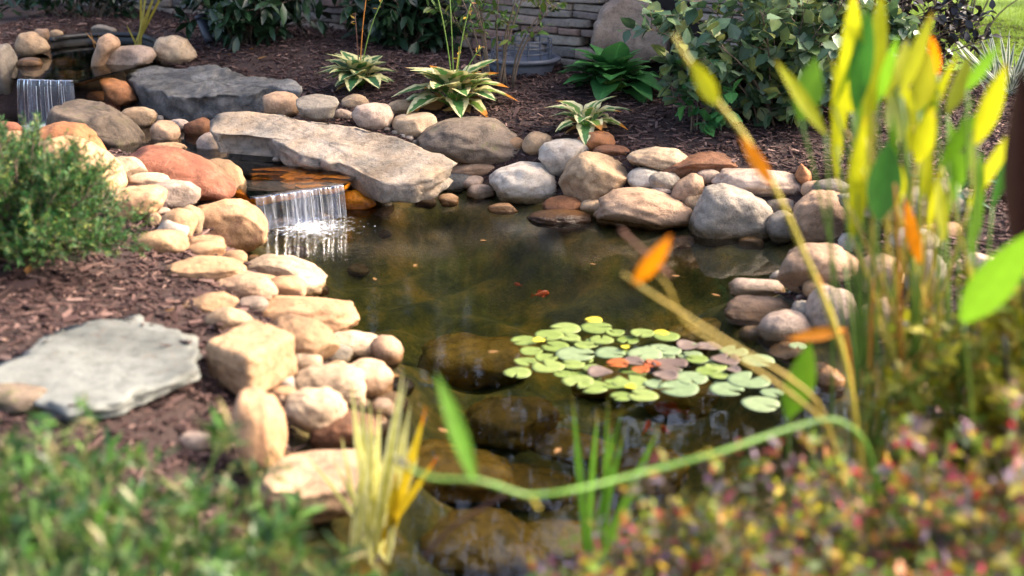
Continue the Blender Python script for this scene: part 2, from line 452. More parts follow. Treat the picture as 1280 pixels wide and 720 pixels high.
def water_mat(name, absorb, density, tint=(1, 1, 1), ripple=0.25, fall=None):
    m, t, b, out = new_mat(name)
    t.nodes.remove(b)
    g = N_(t, 'ShaderNodeNewGeometry')
    mp = N_(t, 'ShaderNodeMapping'); mp.inputs['Scale'].default_value = (.8, 1.8, 1.0); t.links.new(g.outputs['Position'], mp.inputs[0])
    n1 = N_(t, 'ShaderNodeTexNoise', Scale=5.0, Detail=3.0, Roughness=.5, Distortion=.5); t.links.new(mp.outputs[0], n1.inputs['Vector'])
    n2 = N_(t, 'ShaderNodeTexNoise', Scale=26.0, Detail=3.0, Roughness=.55, Distortion=.6); t.links.new(mp.outputs[0], n2.inputs['Vector'])
    h = math_(t, 'MULTIPLY', n1.outputs['Fac'], 1.0)
    amp2 = 0.12
    if fall is not None:      # water is choppier near the falls
        ds = N_(t, 'ShaderNodeVectorMath', operation='DISTANCE'); t.links.new(g.outputs['Position'], ds.inputs[0]); ds.inputs[1].default_value = tuple(fall)
        k = N_(t, 'ShaderNodeMapRange'); k.inputs['From Min'].default_value = .1; k.inputs['From Max'].default_value = 2.2; k.inputs['To Min'].default_value = 4.0; k.inputs['To Max'].default_value = .14
        t.links.new(ds.outputs['Value'], k.inputs['Value'])
        h = math_(t, 'ADD', h, math_(t, 'MULTIPLY', n2.outputs['Fac'], k.outputs[0]))
    else:
        h = math_(t, 'ADD', h, math_(t, 'MULTIPLY', n2.outputs['Fac'], amp2))
    bp = N_(t, 'ShaderNodeBump', Strength=1.0, Distance=ripple); t.links.new(h, bp.inputs['Height'])
    fr = N_(t, 'ShaderNodeFresnel', IOR=1.33); t.links.new(bp.outputs[0], fr.inputs['Normal'])
    gl = N_(t, 'ShaderNodeBsdfGlossy', Roughness=.02); t.links.new(bp.outputs[0], gl.inputs['Normal'])
    tr = N_(t, 'ShaderNodeBsdfTransparent', Color=(*tint, 1))
    mx = N_(t, 'ShaderNodeMixShader')
    t.links.new(fr.outputs[0], mx.inputs[0]); t.links.new(tr.outputs[0], mx.inputs[1]); t.links.new(gl.outputs[0], mx.inputs[2])
    t.links.new(mx.outputs[0], out.inputs['Surface'])
    if density:
        va = N_(t, 'ShaderNodeVolumeAbsorption', Density=density, Color=(*absorb, 1))
        t.links.new(va.outputs[0], out.inputs['Volume'])
    return m

def fall_mat(name, sc, sh):
    m, t, b, out = new_mat(name)
    t.nodes.remove(b)
    uvn = N_(t, 'ShaderNodeUVMap')
    mp = N_(t, 'ShaderNodeMapping'); mp.inputs['Scale'].default_value = (sc, .9, 1); t.links.new(uvn.outputs[0], mp.inputs[0])
    n = N_(t, 'ShaderNodeTexNoise', Scale=1.0, Detail=4.0, Roughness=.6, Distortion=.3); t.links.new(mp.outputs[0], n.inputs['Vector'])
    sx = N_(t, 'ShaderNodeSeparateXYZ'); t.links.new(uvn.outputs[0], sx.inputs[0])
    e = math_(t, 'ADD', n.outputs['Fac'], math_(t, 'MULTIPLY', sx.outputs[1], .10))
    foam = ramp(t, e, [(.38 + sh, white(.12)), (.60 + sh, white(.30)), (.76 + sh, white(.62))]).outputs[0]
    mp2 = N_(t, 'ShaderNodeMapping'); mp2.inputs['Scale'].default_value = (sc * .38, .5, 1); t.links.new(uvn.outputs[0], mp2.inputs[0])
    n2 = N_(t, 'ShaderNodeTexNoise', Scale=1.0, Detail=2.0, Roughness=.5); t.links.new(mp2.outputs[0], n2.inputs['Vector'])
    foam = math_(t, 'MULTIPLY', foam, ramp(t, n2.outputs['Fac'], [(.36, white(.12)), (.62, white(1.25))]).outputs[0])
    gl = N_(t, 'ShaderNodeBsdfGlossy', Roughness=.22); 
    tr = N_(t, 'ShaderNodeBsdfTransparent', Color=(.74, .80, .94, 1))
    df = N_(t, 'ShaderNodeBsdfDiffuse', Color=(.62, .68, .82, 1))
    tl = N_(t, 'ShaderNodeBsdfTranslucent', Color=(.62, .68, .82, 1))
    bp = N_(t, 'ShaderNodeBump', Strength=.4, Distance=.01); t.links.new(n.outputs['Fac'], bp.inputs['Height'])
    for x in (gl, df): t.links.new(bp.outputs[0], x.inputs['Normal'])
    fr = N_(t, 'ShaderNodeFresnel', IOR=1.33); t.links.new(bp.outputs[0], fr.inputs['Normal'])
    m1 = N_(t, 'ShaderNodeMixShader'); t.links.new(math_(t, 'ADD', fr.outputs[0], .03), m1.inputs[0]); t.links.new(tr.outputs[0], m1.inputs[1]); t.links.new(gl.outputs[0], m1.inputs[2])
    m2 = N_(t, 'ShaderNodeMixShader'); m2.inputs[0].default_value = .4; t.links.new(df.outputs[0], m2.inputs[1]); t.links.new(tl.outputs[0], m2.inputs[2])
    m3 = N_(t, 'ShaderNodeMixShader'); t.links.new(foam, m3.inputs[0]); t.links.new(m1.outputs[0], m3.inputs[1]); t.links.new(m2.outputs[0], m3.inputs[2])
    t.links.new(m3.outputs[0], out.inputs['Surface'])
    return m

def foam_mat():
    m, t, b, out = new_mat('water_foam')
    b.inputs['Base Color'].default_value = (.72, .75, .8, 1); b.inputs['Roughness'].default_value = .25
    g = N_(t, 'ShaderNodeNewGeometry')
    n = N_(t, 'ShaderNodeTexNoise', Scale=38.0, Detail=5.0, Roughness=.7); t.links.new(g.outputs['Position'], n.inputs['Vector'])
    uvn = N_(t, 'ShaderNodeUVMap'); sx = N_(t, 'ShaderNodeSeparateXYZ'); t.links.new(uvn.outputs[0], sx.inputs[0])
    e = math_(t, 'SUBTRACT', n.outputs['Fac'], math_(t, 'MULTIPLY', sx.outputs[1], .38))
    k = ramp(t, e, [(.27, white(0)), (.46, white(.6))]).outputs[0]
    tr = N_(t, 'ShaderNodeBsdfTransparent')
    mx = N_(t, 'ShaderNodeMixShader'); t.links.new(k, mx.inputs[0]); t.links.new(tr.outputs[0], mx.inputs[1]); t.links.new(b.outputs[0], mx.inputs[2])
    t.links.new(mx.outputs[0], out.inputs['Surface'])
    return m

# ------------------------------------------------------------------ terrain
ZS, ZT = 0.16, 0.43           # levels of the stream and the top pool
POND = [(318, 288), (325, 280), (440, 266), (500, 252), (560, 247), (610, 254), (660, 264), (700, 274), (745, 285), (800, 291), (865, 295),
        (900, 303), (955, 305), (985, 318), (975, 345), (912, 362), (903, 385), (930, 408), (960, 434), (1005, 440), (1040, 480), (1030, 540),
        (1000, 600), (960, 660), (900, 730), (840, 830), (720, 900), (430, 900), (425, 720), (400, 660), (420, 610), (470, 590), (455, 550), (480, 510),
        (497, 495), (503, 460), (485, 435), (440, 418), (436, 395), (408, 372), (402, 350), (345, 318), (333, 300)]
STREAM = [(312, 246), (428, 231), (446, 214), (400, 200), (330, 186), (272, 168), (230, 158), (150, 148), (95, 139), (20, 139), (-40, 142), (-60, 170),
          (60, 186), (160, 194), (215, 198), (262, 206), (300, 220)]
TOPP = [(20, 97), (28, 72), (60, 49), (110, 44), (165, 46), (196, 56), (196, 76), (128, 92), (95, 101)]
POND_W = np.array([at_z(x, y, 0)[:2] for x, y in POND])
STREAM_W = np.array([at_z(x, y, ZS)[:2] for x, y in STREAM])
TOP_W = np.array([at_z(x, y, ZT)[:2] for x, y in TOPP])

def sdf(P, poly):
    P = np.asarray(P, float); d = np.full(len(P), 1e9); ins = np.zeros(len(P), bool)
    n = len(poly)
    for i in range(n):
        a, b = poly[i], poly[(i + 1) % n]
        e = b - a; wv = P - a
        h = np.clip((wv @ e) / (e @ e), 0, 1)
        d = np.minimum(d, np.linalg.norm(wv - h[:, None] * e, axis=1))
        c = (a[1] > P[:, 1]) != (b[1] > P[:, 1])
        with np.errstate(divide='ignore', invalid='ignore'):
            xi = (b[0] - a[0]) * (P[:, 1] - a[1]) / (b[1] - a[1]) + a[0]
        ins ^= c & (P[:, 0] < xi)
    return np.where(ins, -d, d)

CTRL = [(60, 330, .30), (20, 380, .30), (130, 330, .27), (120, 420, .27), (250, 440, .2), (200, 300, .25), (230, 400, .22), (0, 240, .33), (100, 250, .30),
        (150, 520, .22), (0, 600, .22), (300, 560, .16), (300, 700, .14), (0, 720, .2), (390, 700, .1),
        (450, 108, .38), (575, 138, .33), (733, 160, .31), (850, 180, .28), (950, 205, .26), (1060, 215, .26), (700, 88, .42), (330, 70, .46), (260, 55, .48),
        (480, 50, .46), (150, 20, .5), (30, 25, .5), (900, 140, .35), (1000, 150, .35), (330, 116, .27), (270, 120, .26), (370, 112, .31), (1230, 85, .4), (1280, 150, .36), (1200, 250, .28), (1270, 300, .25),
        (1200, 400, .18), (1250, 560, .2), (1100, 600, .12), (900, 720, .12), (1280, 720, .2), (-200, 100, .45), (-200, 400, .3), (1500, 200, .35), (1500, 500, .25)]
cw = np.array([np.append(at_z(x, y, z)[:2], z) for x, y, z in CTRL] + [(-1, .5, .2), (1, .5, .2), (-5, 4, .35), (5, 4, .35), (-6, 11, .5), (6, 11, .42), (0, 13, .48)])
def _phi(r): return r * r * np.log(r + 1e-6)
_n = len(cw)
_K = _phi(np.linalg.norm(cw[:, None, :2] - cw[None, :, :2], axis=2)) + np.eye(_n) * 0.02
_Pm = np.hstack([np.ones((_n, 1)), cw[:, :2]])
_A = np.block([[_K, _Pm], [_Pm.T, np.zeros((3, 3))]])
_sol = np.linalg.solve(_A, np.concatenate([cw[:, 2], np.zeros(3)]))
def sstep(x): x = np.clip(x, 0, 1); return x * x * (3 - 2 * x)
def base_h(P):
    out = np.zeros(len(P))
    for s_ in range(0, len(P), 20000):
        Q = P[s_:s_ + 20000]
        r = np.linalg.norm(Q[:, None, :] - cw[None, :, :2], axis=2)
        out[s_:s_ + 20000] = _phi(r) @ _sol[:_n] + _sol[_n] + Q @ _sol[_n + 1:]
    far = sstep((np.linalg.norm(P - np.array((0, 6.0)), axis=1) - 7) / 4)
    return np.clip(out, .06, .52) * (1 - far) + .45 * far
def terrain(P):
    P = np.asarray(P, float)
    z = base_h(P)
    z = z + .012 * np.sin(P[:, 0] * 5.1 + 1.3 * np.sin(P[:, 1] * 3.7)) * np.cos(P[:, 1] * 4.3)
    d = sdf(P, STREAM_W)
    z = np.minimum(z, np.where(d > 0, ZS - .03 + (np.maximum(z, ZS - .03) - ZS + .03) * sstep(d / .35), ZS - .03 - .06 * sstep(-d / .15)))
    d = sdf(P, TOP_W)
    z = np.minimum(z, np.where(d > 0, ZT - .02 + (np.maximum(z, ZT - .02) - ZT + .02) * sstep(d / .25), ZT - .02 - .16 * sstep(-d / .2)))
    d = sdf(P, POND_W)
    ins = d < .25
    if ins.any():                      # the bed is rounded and lumpy, without creases
        Q = P[ins]; Q = Q + .07 * np.stack([np.sin(Q[:, 1] * 6.1 + 1.0) + .6 * np.sin(Q[:, 1] * 13.7), np.sin(Q[:, 0] * 5.3) + .6 * np.sin(Q[:, 0] * 12.1 + 2)], 1)
        acc = np.zeros(len(Q))
        for rad, nn_, wt in ((0, 1, 1), (.12, 6, 1), (.26, 9, 1)):
            for k_ in range(nn_):
                a_ = 2 * math.pi * (k_ + .3) / nn_
                acc += sdf(Q + rad * np.array((math.cos(a_), math.sin(a_))), POND_W)
        acc /= 16
        wgt = sstep((.1 - d[ins]) / .3)
        d[ins] = d[ins] * (1 - wgt) + np.minimum(acc, -.001) * wgt
    z = np.minimum(z, np.where(d > 0, -.05 + (np.maximum(z, -.05) + .05) * sstep(d / .55), -.05 - .36 * (1 - np.exp(np.minimum(d, 0) / .17)) + .05 * sstep(-d / .25) * (np.sin(P[:, 0] * 8.3 + 2.1 * np.sin(P[:, 1] * 5.7)) * np.cos(P[:, 1] * 9.1 + 1.7 * np.sin(P[:, 0] * 6.3)) - .2)))
    return z
def gz(x, y): return float(terrain(np.array([[x, y]]))[0])
def on_ground(px, py):
    d = ray(px, py)
    ts = np.linspace(1.5, 16, 1200)
    Pt = CO + d * ts[:, None]
    g = terrain(Pt[:, :2])
    i = np.argmax(Pt[:, 2] < g)
    return Pt[i] if i else Pt[-1]

def axis(a, b, st, lo, hi):
    mid = np.arange(a, b + st / 2, st)
    def out(edge, lim, sg):
        o, s_, x = [], st, edge
        while (x < lim if sg > 0 else x > lim):
            s_ *= 1.35; x += sg * s_; o.append(x)
        return o
    return np.array(out(a, lo, -1)[::-1] + mid.tolist() + out(b, hi, 1))
gx = axis(-4.2, 4.2, .045, -90, 90); gy = axis(1.2, 11, .045, -40, 140)
GX, GY = np.meshgrid(gx, gy, indexing='ij')
GP = np.stack([GX.ravel(), GY.ravel()], 1)
GZ = terrain(GP)
def grid_faces(nx, ny):
    i, j = np.meshgrid(np.arange(nx - 1), np.arange(ny - 1), indexing='ij')
    a = (i * ny + j).ravel()
    return np.stack([a, a + ny, a + ny + 1, a + 1], 1)
tag(mesh_obj('ground', np.column_stack([GP, GZ]), grid_faces(len(gx), len(gy)), ground_mat()), kind='structure')

# ------------------------------------------------------------------ rocks
def ico(sub):
    bm = bmesh.new(); bmesh.ops.create_icosphere(bm, subdivisions=sub, radius=1)
    V = np.array([v.co[:] for v in bm.verts]); F = [[v.index for v in f.verts] for f in bm.faces]; bm.free()
    return unit(V), F
ICO = {k: ico(k) for k in (2, 3, 4, 5)}

def rock(shape, mat, label, name='rock', n=2.6, depth=.95, rough=.09, planes=2, zb=None, yaw=None, roll=0, push=.3, group='rocks edging the pond', sub=None, kind=None, seed=None):
    """shape: a pixel box (x0,y0,x1,y1) or a traced outline; becomes a solid stone of its own depth, standing on the ground"""
    sd_ = seed if seed is not None else (abs(hash(str(shape))) % 9973)
    sd_ = int(sum((i + 1) * float(v) for i, v in enumerate(np.array(shape, float).ravel()))) % 9973
    rg = np.random.default_rng(sd_)
    if isinstance(shape[0], (tuple, list)):
        poly = np.array(shape, float)
        x0, y0 = poly.min(0); x1, y1 = poly.max(0)
    else:
        x0, y0, x1, y1 = shape; poly = None
    cx, cy, wpx, hpx = (x0 + x1) / 2, (y0 + y1) / 2, (x1 - x0) * 1.05, (y1 - y0) * 1.06
    by = y1 - .1 * hpx
    P0 = on_ground(cx, by) if zb is None else at_z(cx, by, zb)
    if zb is not None and gz(P0[0], P0[1]) > zb: P0 = on_ground(cx, by)
    D0 = (P0 - CO) @ FW
    e = math.atan2(-ray(cx, cy)[2], ray(cx, cy)[1])
    a = wpx / 2 * D0 / FPX; h = hpx / 2 * D0 / FPX
    b = min(depth * math.sqrt(a * h) , 1.3 * h / math.tan(e) if False else .8 * h / math.sin(e))
    D = D0 + push * b
    cen = CO + ray(cx, cy) * D
    a *= D / D0; h *= D / D0
    if sub is None: sub = 5 if wpx > 75 else 4
    V, F = ICO[sub]; V = V.copy()
    x, y, z = V[:, 0], V[:, 1], V[:, 2]             # x right, y image-up, z depth
    if yaw is not None:                              # blocky stone turned about the vertical
        q = (np.abs(V) ** n).sum(1) ** (1 / n)
        V = V / q[:, None]
        cs, sn = math.cos(R(yaw)), math.sin(R(yaw))
        x, y, z = V[:, 0] * cs - V[:, 2] * sn, V[:, 1], V[:, 0] * sn + V[:, 2] * cs
    else:
        rho = np.hypot(x, y); q = (rho ** n + np.abs(z) ** n) ** (1 / n)
        rho2, z = rho / q, z / q
        th = np.arctan2(y, x)
        if poly is not None:
            pc = np.stack([(poly[:, 0] - cx) / (wpx / 2), -(poly[:, 1] - cy) / (hpx / 2)], 1)
            tt = np.linspace(-math.pi, math.pi, 721); rr = np.zeros(721)
            for i in range(len(pc)):
                p, r_ = pc[i], pc[(i + 1) % len(pc)]
                dx, dy = np.cos(tt), np.sin(tt); ex, ey = r_ - p
                den = dx * ey - dy * ex
                with np.errstate(divide='ignore', invalid='ignore'):
                    s1 = (p[0] * ey - p[1] * ex) / den; s2 = (p[0] * dy - p[1] * dx) / den
                ok = (s1 > 0) & (s2 >= -1e-6) & (s2 <= 1 + 1e-6)
                rr = np.where(ok, np.maximum(rr, s1), rr)
            kern = np.hanning(31); kern /= kern.sum()
            rr = np.convolve(np.concatenate([rr[-61:-1], rr, rr[1:61]]), kern, 'same')[60:-60]
            Rr = np.interp(th, tt, rr)
        else:
            nn = 2.35
            t2 = th - R(roll)
            Rr = (np.abs(np.cos(t2)) ** nn + np.abs(np.sin(t2)) ** nn) ** (-1 / nn)
        x, y = rho2 * Rr * np.cos(th), rho2 * Rr * np.sin(th)
    U = np.stack([x, y, z], 1)
    for _ in range(planes):
        nv = unit(rg.normal(size=3)); dd = rg.uniform(.62, .86)
        k = np.maximum(0, U @ nv - dd); U = U - k[:, None] * nv * .92
    # lumps and wear
    off = Vector(rg.uniform(-50, 50, 3))
    nl = np.array([mnoise.fractal(Vector(p) * 1.1 + off, .8, 2.1, 3) for p in U])
    nf = np.array([mnoise.fractal(Vector(p) * 4.2 + off, .8, 2.1, 3) for p in U])
    U = U * (1 + rough * nl + rough * .4 * nf)[:, None]
    be = b * math.sin(e)
    vs = math.sqrt(max(h * h - be * be, (.45 * h) ** 2)) / math.cos(e)
    W = np.stack([U[:, 0] * a, U[:, 2] * b, U[:, 1] * vs], 1)
    for _ in range(2):                               # fit to the size it has in the photo
        sx_, sy_, _z = proj(W + cen)
        W[:, 0] *= wpx / (sx_.max() - sx_.min()); W[:, 2] *= 1 + .85 * (hpx / (sy_.max() - sy_.min()) - 1)
        sx_, sy_, _z = proj(W + cen)
        cen = cen + RT * ((cx - (sx_.max() + sx_.min()) / 2) * D / FPX) - UP * ((cy - (sy_.max() + sy_.min()) / 2) * D / FPX)
    o = mesh_obj(name, W + cen, F, RM[mat], origin=cen)
    return tag(o, label, 'rock', group, kind)

def slab(top, th, mat, label, name='slab', jag=.012, under=.85, group=None, bulge=.25, tops=10, ztex=.008):
    """flat stone: top outline given as (px, py, z), thickness th"""
    P = np.array([at_z(x, y, z) for x, y, z in top])
    seg = np.linalg.norm(np.roll(P, -1, 0) - P, axis=1); L = np.concatenate([[0], np.cumsum(seg)])
    n = 144
    s_ = np.linspace(0, L[-1], n, endpoint=False)
    Pc = np.vstack([P, P[:1]])
    O = np.stack([np.interp(s_, L, Pc[:, i]) for i in range(3)], 1)
    for _ in range(2): O = (np.roll(O, 1, 0) + 2 * O + np.roll(O, -1, 0)) / 4
    c = O.mean(0)
    pf = np.linalg.lstsq(np.column_stack([O[:, 0], O[:, 1], np.ones(n)]), O[:, 2], rcond=None)[0]
    O[:, 2] = .75 * (O[:, 0] * pf[0] + O[:, 1] * pf[1] + pf[2]) + .25 * O[:, 2]
    c[2] = c[0] * pf[0] + c[1] * pf[1] + pf[2]
    off = Vector(rng.uniform(-50, 50, 3))
    out = unit((O - c) * np.array((1, 1, 0)))
    jn = np.array([mnoise.fractal(Vector(p) * 6 + off, .8, 2.1, 4) for p in O])
    O = O + out * (jn * jag)[:, None]
    rows = []
    for i in range(tops + 1):
        f = (i / tops)
        rw = c + (O - c) * max(f, .02)
        pz = rw[:, 0] * pf[0] + rw[:, 1] * pf[1] + pf[2]
        rw[:, 2] = pz + (O[:, 2] - (O[:, 0] * pf[0] + O[:, 1] * pf[1] + pf[2])) * f ** 5
        rows.append(rw)
    for k, (dz, sc) in enumerate([(.04, 1.012), (.15, 1.02), (.35, 1.015), (.55, 1.0), (.75, .97), (.92, under + .05), (1.0, under)]):
        r_ = c + (O - c) * sc; r_ = r_.copy()
        jj = np.array([mnoise.fractal(Vector((p[0] * 7, p[1] * 7, k * 1.7)) + off, .8, 2.1, 3) for p in O])
        r_ += out * (jj * jag * 1.6)[:, None]
        r_[:, 2] -= dz * th
        rows.append(r_)
    rows.append(c + (rows[-1] - c) * np.array((.3, .3, 1)))
    V = np.concatenate(rows)
    zt = np.array([mnoise.fractal(Vector(p) * 9 + off, .8, 2.1, 4) for p in V]) * ztex + np.array([mnoise.fractal(Vector(p) * 2.5 + off, .8, 2.1, 2) for p in V]) * ztex * 1.2
    V[:, 2] += zt
    m = len(rows)
    F = [[i * n + j, i * n + (j + 1) % n, (i + 1) * n + (j + 1) % n, (i + 1) * n + j] for i in range(m - 1) for j in range(n)]
    F = [f[::-1] for f in F]
    F.append(list(range(n)))
    F.append([(m - 1) * n + j for j in range(n)][::-1])
    o = mesh_obj(name, V, F, RM[mat], origin=c)
    return tag(o, label, 'rock', group)

G1, G2, G3, G4 = 'stones round the upper waterfall', 'stones of the left bank', 'stones of the far bank', 'stones of the right bank'
# --- round the upper waterfall
rock([(-14, 60), (10, 56), (20, 68), (22, 95), (16, 118), (-14, 126)], 'grey', 'grey upright boulder left of the upper waterfall', 'boulder', group=G1, planes=3)
rock([(19, 55), (28, 42), (42, 40), (56, 50), (62, 60), (54, 70), (30, 71), (20, 64)], 'tan', 'tan rounded rock beside the black pool liner, above the thin flat stone', group=G1, zb=.44)
rock((43, 36, 62, 52), 'pink', 'small pinkish stone leaning behind the tan rock by the black liner', group=G1, zb=.46)
rock((62, 37, 79, 47), 'tan', 'tiny tan stone on the far rim of the black liner', 'pebble', group=G1, zb=.45)
rock((20, 72, 53, 87), 'wetbrown', 'thin dark flat stone on the left corner of the upper spill ledge', group=G1, zb=.41, n=3.2)
rock((114, 31, 146, 46), 'grey', 'small grey brown stone behind the black pool liner', group=G1, zb=.45, planes=3)
rock([(114, 90), (118, 72), (128, 48), (137, 43), (147, 48), (150, 58), (138, 68), (130, 82), (122, 91)], 'pink', 'narrow pinkish rock tilted upright beside the grey oval cobble', group=G1, zb=.41, planes=2)
rock([(125, 76), (130, 66), (148, 59), (172, 57), (188, 60), (194, 68), (188, 78), (165, 85), (140, 89), (128, 85)], 'beige', 'smooth grey oval cobble lying above the orange wedge rock', 'cobble', group=G1, zb=.40)
rock([(190, 62), (198, 48), (218, 45), (234, 50), (244, 64), (246, 74), (230, 81), (205, 81), (192, 72)], 'cream', 'rough tan rock sitting on the back of the dark slate boulder', group=G1, zb=.42, planes=4, rough=.1)
rock([(125, 98), (140, 98), (155, 103), (166, 112), (172, 128), (166, 133), (142, 131), (132, 116)], 'orange', 'orange brown wedge rock left of the dark slate boulder', group=G1, zb=.24, planes=5)
rock((141, 88, 161, 106), 'cream', 'pale stone peeping out beneath the grey oval cobble', group=G1, zb=.28)
rock([(60, 160), (64, 138), (78, 126), (104, 125), (130, 133), (155, 148), (172, 165), (182, 184), (160, 191), (110, 190), (70, 180)], 'mottle', 'mottled grey brown boulder lying in the stream below the upper waterfall', 'boulder', group=G1, planes=5, zb=.13, rough=.1)
rock((149, 134, 196, 160), 'tan', 'tan oval cobble in the stream below the orange wedge rock', 'cobble', group=G1, zb=.16, roll=-12)
rock((117, 128, 150, 147), 'red', 'reddish stone half hidden behind the mottled boulder', group=G1, zb=.16)
rock((108, 114, 134, 131), 'brown', 'dark brown stone in the shade right of the upper waterfall', group=G1, zb=.18)
rock((188, 151, 225, 183), 'pink', 'pinkish round stone standing in the stream between the oval cobble and the round tan stone', group=G1, zb=.13)
rock((209, 149, 237, 164), 'beige', 'small flat grey pink stone behind the pinkish round stone', group=G1, zb=.16)
rock((230, 147, 266, 173), 'brown', 'brown oval stone tucked under the dark slate boulder', group=G1, zb=.14)
rock((246, 166, 285, 197), 'beige', 'round tan grey stone standing in the stream beside the big pale slab', group=G1, zb=.12, roll=10)
rock((194, 144, 205, 155), 'white', 'tiny white pebble below the dark slate boulder', 'pebble', group=G1, zb=.16, sub=3)
slab([(160, 97, .36), (164, 84, .42), (200, 81, .44), (260, 83, .45), (330, 92, .45), (376, 106, .42), (376, 118, .38), (340, 116, .37), (300, 118, .36), (260, 116, .36), (210, 116, .35), (175, 110, .34)], .20, 'dark', 'long dark slate boulder with a pale flat top behind the stream', 'boulder', jag=.03, under=.9, group=G1, ztex=.02)
slab([(20, 92, .415), (36, 76, .42), (80, 72, .42), (122, 76, .42), (128, 90, .415), (100, 99, .41), (60, 98, .41), (28, 98, .41)], .06, 'wetbrown', 'wet brown ledge stone the upper waterfall spills over', 'ledge_stone', group=G1)
# --- left bank, from the juniper down to the cascade
rock((-12, 152, 28, 176), 'red', 'dark reddish rock at the foot of the upper waterfall behind the juniper', group=G2)
rock([(38, 178), (52, 160), (78, 153), (105, 156), (122, 172), (134, 195), (110, 215), (60, 210)], 'orange', 'bright orange boulder behind the big peach boulder', 'boulder', group=G2, zb=.24)
rock((-8, 164, 50, 196), 'peach', 'pale peach rock behind the juniper top', group=G2, zb=.27)
rock([(40, 205), (48, 182), (74, 171), (106, 179), (130, 195), (149, 210), (157, 229), (149, 241), (112, 246), (70, 243)], 'peach', 'big smooth peach boulder beside the juniper', 'boulder', group=G2, zb=.29, rough=.05)
rock([(136, 205), (150, 196), (165, 197), (178, 206), (187, 216), (182, 227), (160, 231), (145, 222)], 'cream', 'pale peach faceted rock between the big peach boulder and the red boulder', group=G2, zb=.25, planes=4)
rock([(147, 197), (162, 188), (190, 183), (225, 186), (255, 198), (278, 215), (292, 232), (290, 247), (255, 250), (200, 244), (160, 222)], 'red', 'big red brown boulder beside the amber stream', 'boulder', group=G2, zb=.16, rough=.06)
rock((188, 178, 233, 196), 'ochre', 'pale ochre stone showing behind the red brown boulder', group=G2, zb=.14)
rock([(256, 204), (270, 199), (288, 202), (302, 216), (308, 234), (304, 249), (292, 251), (285, 230), (272, 215)], 'ochre', 'golden boulder wedged between the red boulder and the amber stream', 'boulder', group=G2, zb=.10)
rock((161, 216, 214, 236), 'cream', 'flat cream stone lying behind the grey cream oval cobble', group=G2, zb=.26, n=3)
rock([(180, 242), (192, 230), (215, 225), (238, 227), (250, 238), (248, 252), (232, 259), (200, 258), (186, 252)], 'beige', 'grey cream oval cobble resting above the pink tan boulder', 'cobble', group=G2, zb=.25)
rock([(136, 262), (143, 238), (160, 233), (195, 232), (208, 240), (200, 258), (184, 277), (172, 281), (148, 272)], 'peach', 'angular pinkish beige rock on the mulch beside the big peach boulder', group=G2, planes=5, zb=.27)
rock([(240, 262), (250, 251), (270, 250), (300, 250), (320, 262), (333, 284), (330, 303), (312, 313), (275, 315), (255, 300)], 'peach', 'large pink tan boulder left of the lower waterfall', 'boulder', group=G2, zb=-.02, rough=.07, planes=2)
rock((195, 274, 237, 307), 'white', 'whitish smooth stone lying on the mulch edge among tan stones', group=G2, zb=.22, roll=-30)
rock((199, 261, 248, 303), 'ochre', 'tan rounded stone behind the whitish smooth stone', group=G2, zb=.2, roll=-30)
rock((222, 257, 255, 295), 'tan', 'narrow tan stone left of the pink tan waterfall boulder', group=G2, zb=.18, roll=-35)
rock((196, 259, 214, 273), 'beige', 'small grey stone under the grey cream oval cobble', 'pebble', group=G2, zb=.24)
rock((185, 266, 202, 286), 'tan', 'small brownish stone right of the angular beige rock', 'pebble', group=G2, zb=.25)
rock((170, 288, 236, 318), 'ochre', 'flat ochre stone lying on the mulch below the whitish stone', group=G2, zb=.23, roll=-8)
rock((234, 294, 282, 320), 'ochre', 'golden flat stone against the foot of the pink tan boulder', group=G2, zb=.12)
rock((233, 302, 281, 325), 'peach', 'pinkish oval stone in front of the golden flat stone', group=G2, zb=.14)
rock([(204, 340), (215, 328), (245, 320), (280, 322), (302, 330), (306, 340), (285, 349), (240, 351), (212, 348)], 'ochre', 'long ochre stone on the mulch edge behind the cream boulder', group=G2, zb=.18)
rock([(300, 343), (312, 326), (335, 319), (365, 322), (392, 334), (406, 350), (407, 366), (385, 374), (340, 374), (310, 366)], 'cream', 'smooth cream boulder at the water edge right of the long ochre stone', 'boulder', group=G2, zb=-.02)
rock([(264, 357), (275, 345), (305, 339), (330, 345), (346, 366), (342, 376), (300, 376), (272, 368)], 'pink', 'greyish pink stone in front of the smooth cream boulder', group=G2, zb=.12, planes=2)
rock((333, 345, 382, 377), 'peach', 'small peach stone pressed against the front of the cream boulder', group=G2, zb=.06)
rock([(228, 379), (240, 375), (258, 366), (280, 365), (297, 376), (290, 386), (262, 391), (235, 387)], 'ochre', 'low ochre stone with a pale top on the mulch above the grey wedge', group=G2, zb=.19, planes=2)
rock([(254, 400), (272, 388), (290, 384), (306, 396), (321, 412), (300, 416), (265, 413)], 'tan', 'grey tan wedge stone behind the square block', group=G2, planes=4, zb=.17)
rock([(296, 380), (330, 374), (375, 369), (415, 373), (438, 386), (446, 402), (440, 416), (410, 421), (350, 412), (315, 405)], 'peach', 'long orange tan boulder lying along the bank behind the brown wedge', 'boulder', group=G2, zb=.02, planes=2)
rock([(336, 415), (350, 399), (368, 394), (390, 400), (408, 420), (423, 450), (415, 457), (388, 455), (350, 440)], 'ochre', 'brown tan wedge rock standing right of the square block', group=G2, zb=.05, planes=3)
rock((350, 412, 386, 445), 'cream', 'small cream stone squeezed between the square block and the brown wedge', group=G2, zb=.1, roll=-40)
rock((260, 406, 370, 491), 'ochre', 'big square ochre block with a flat top on the left bank', 'boulder', group=G2, n=9, yaw=-34, zb=.16, depth=1.0, rough=.05, planes=0)
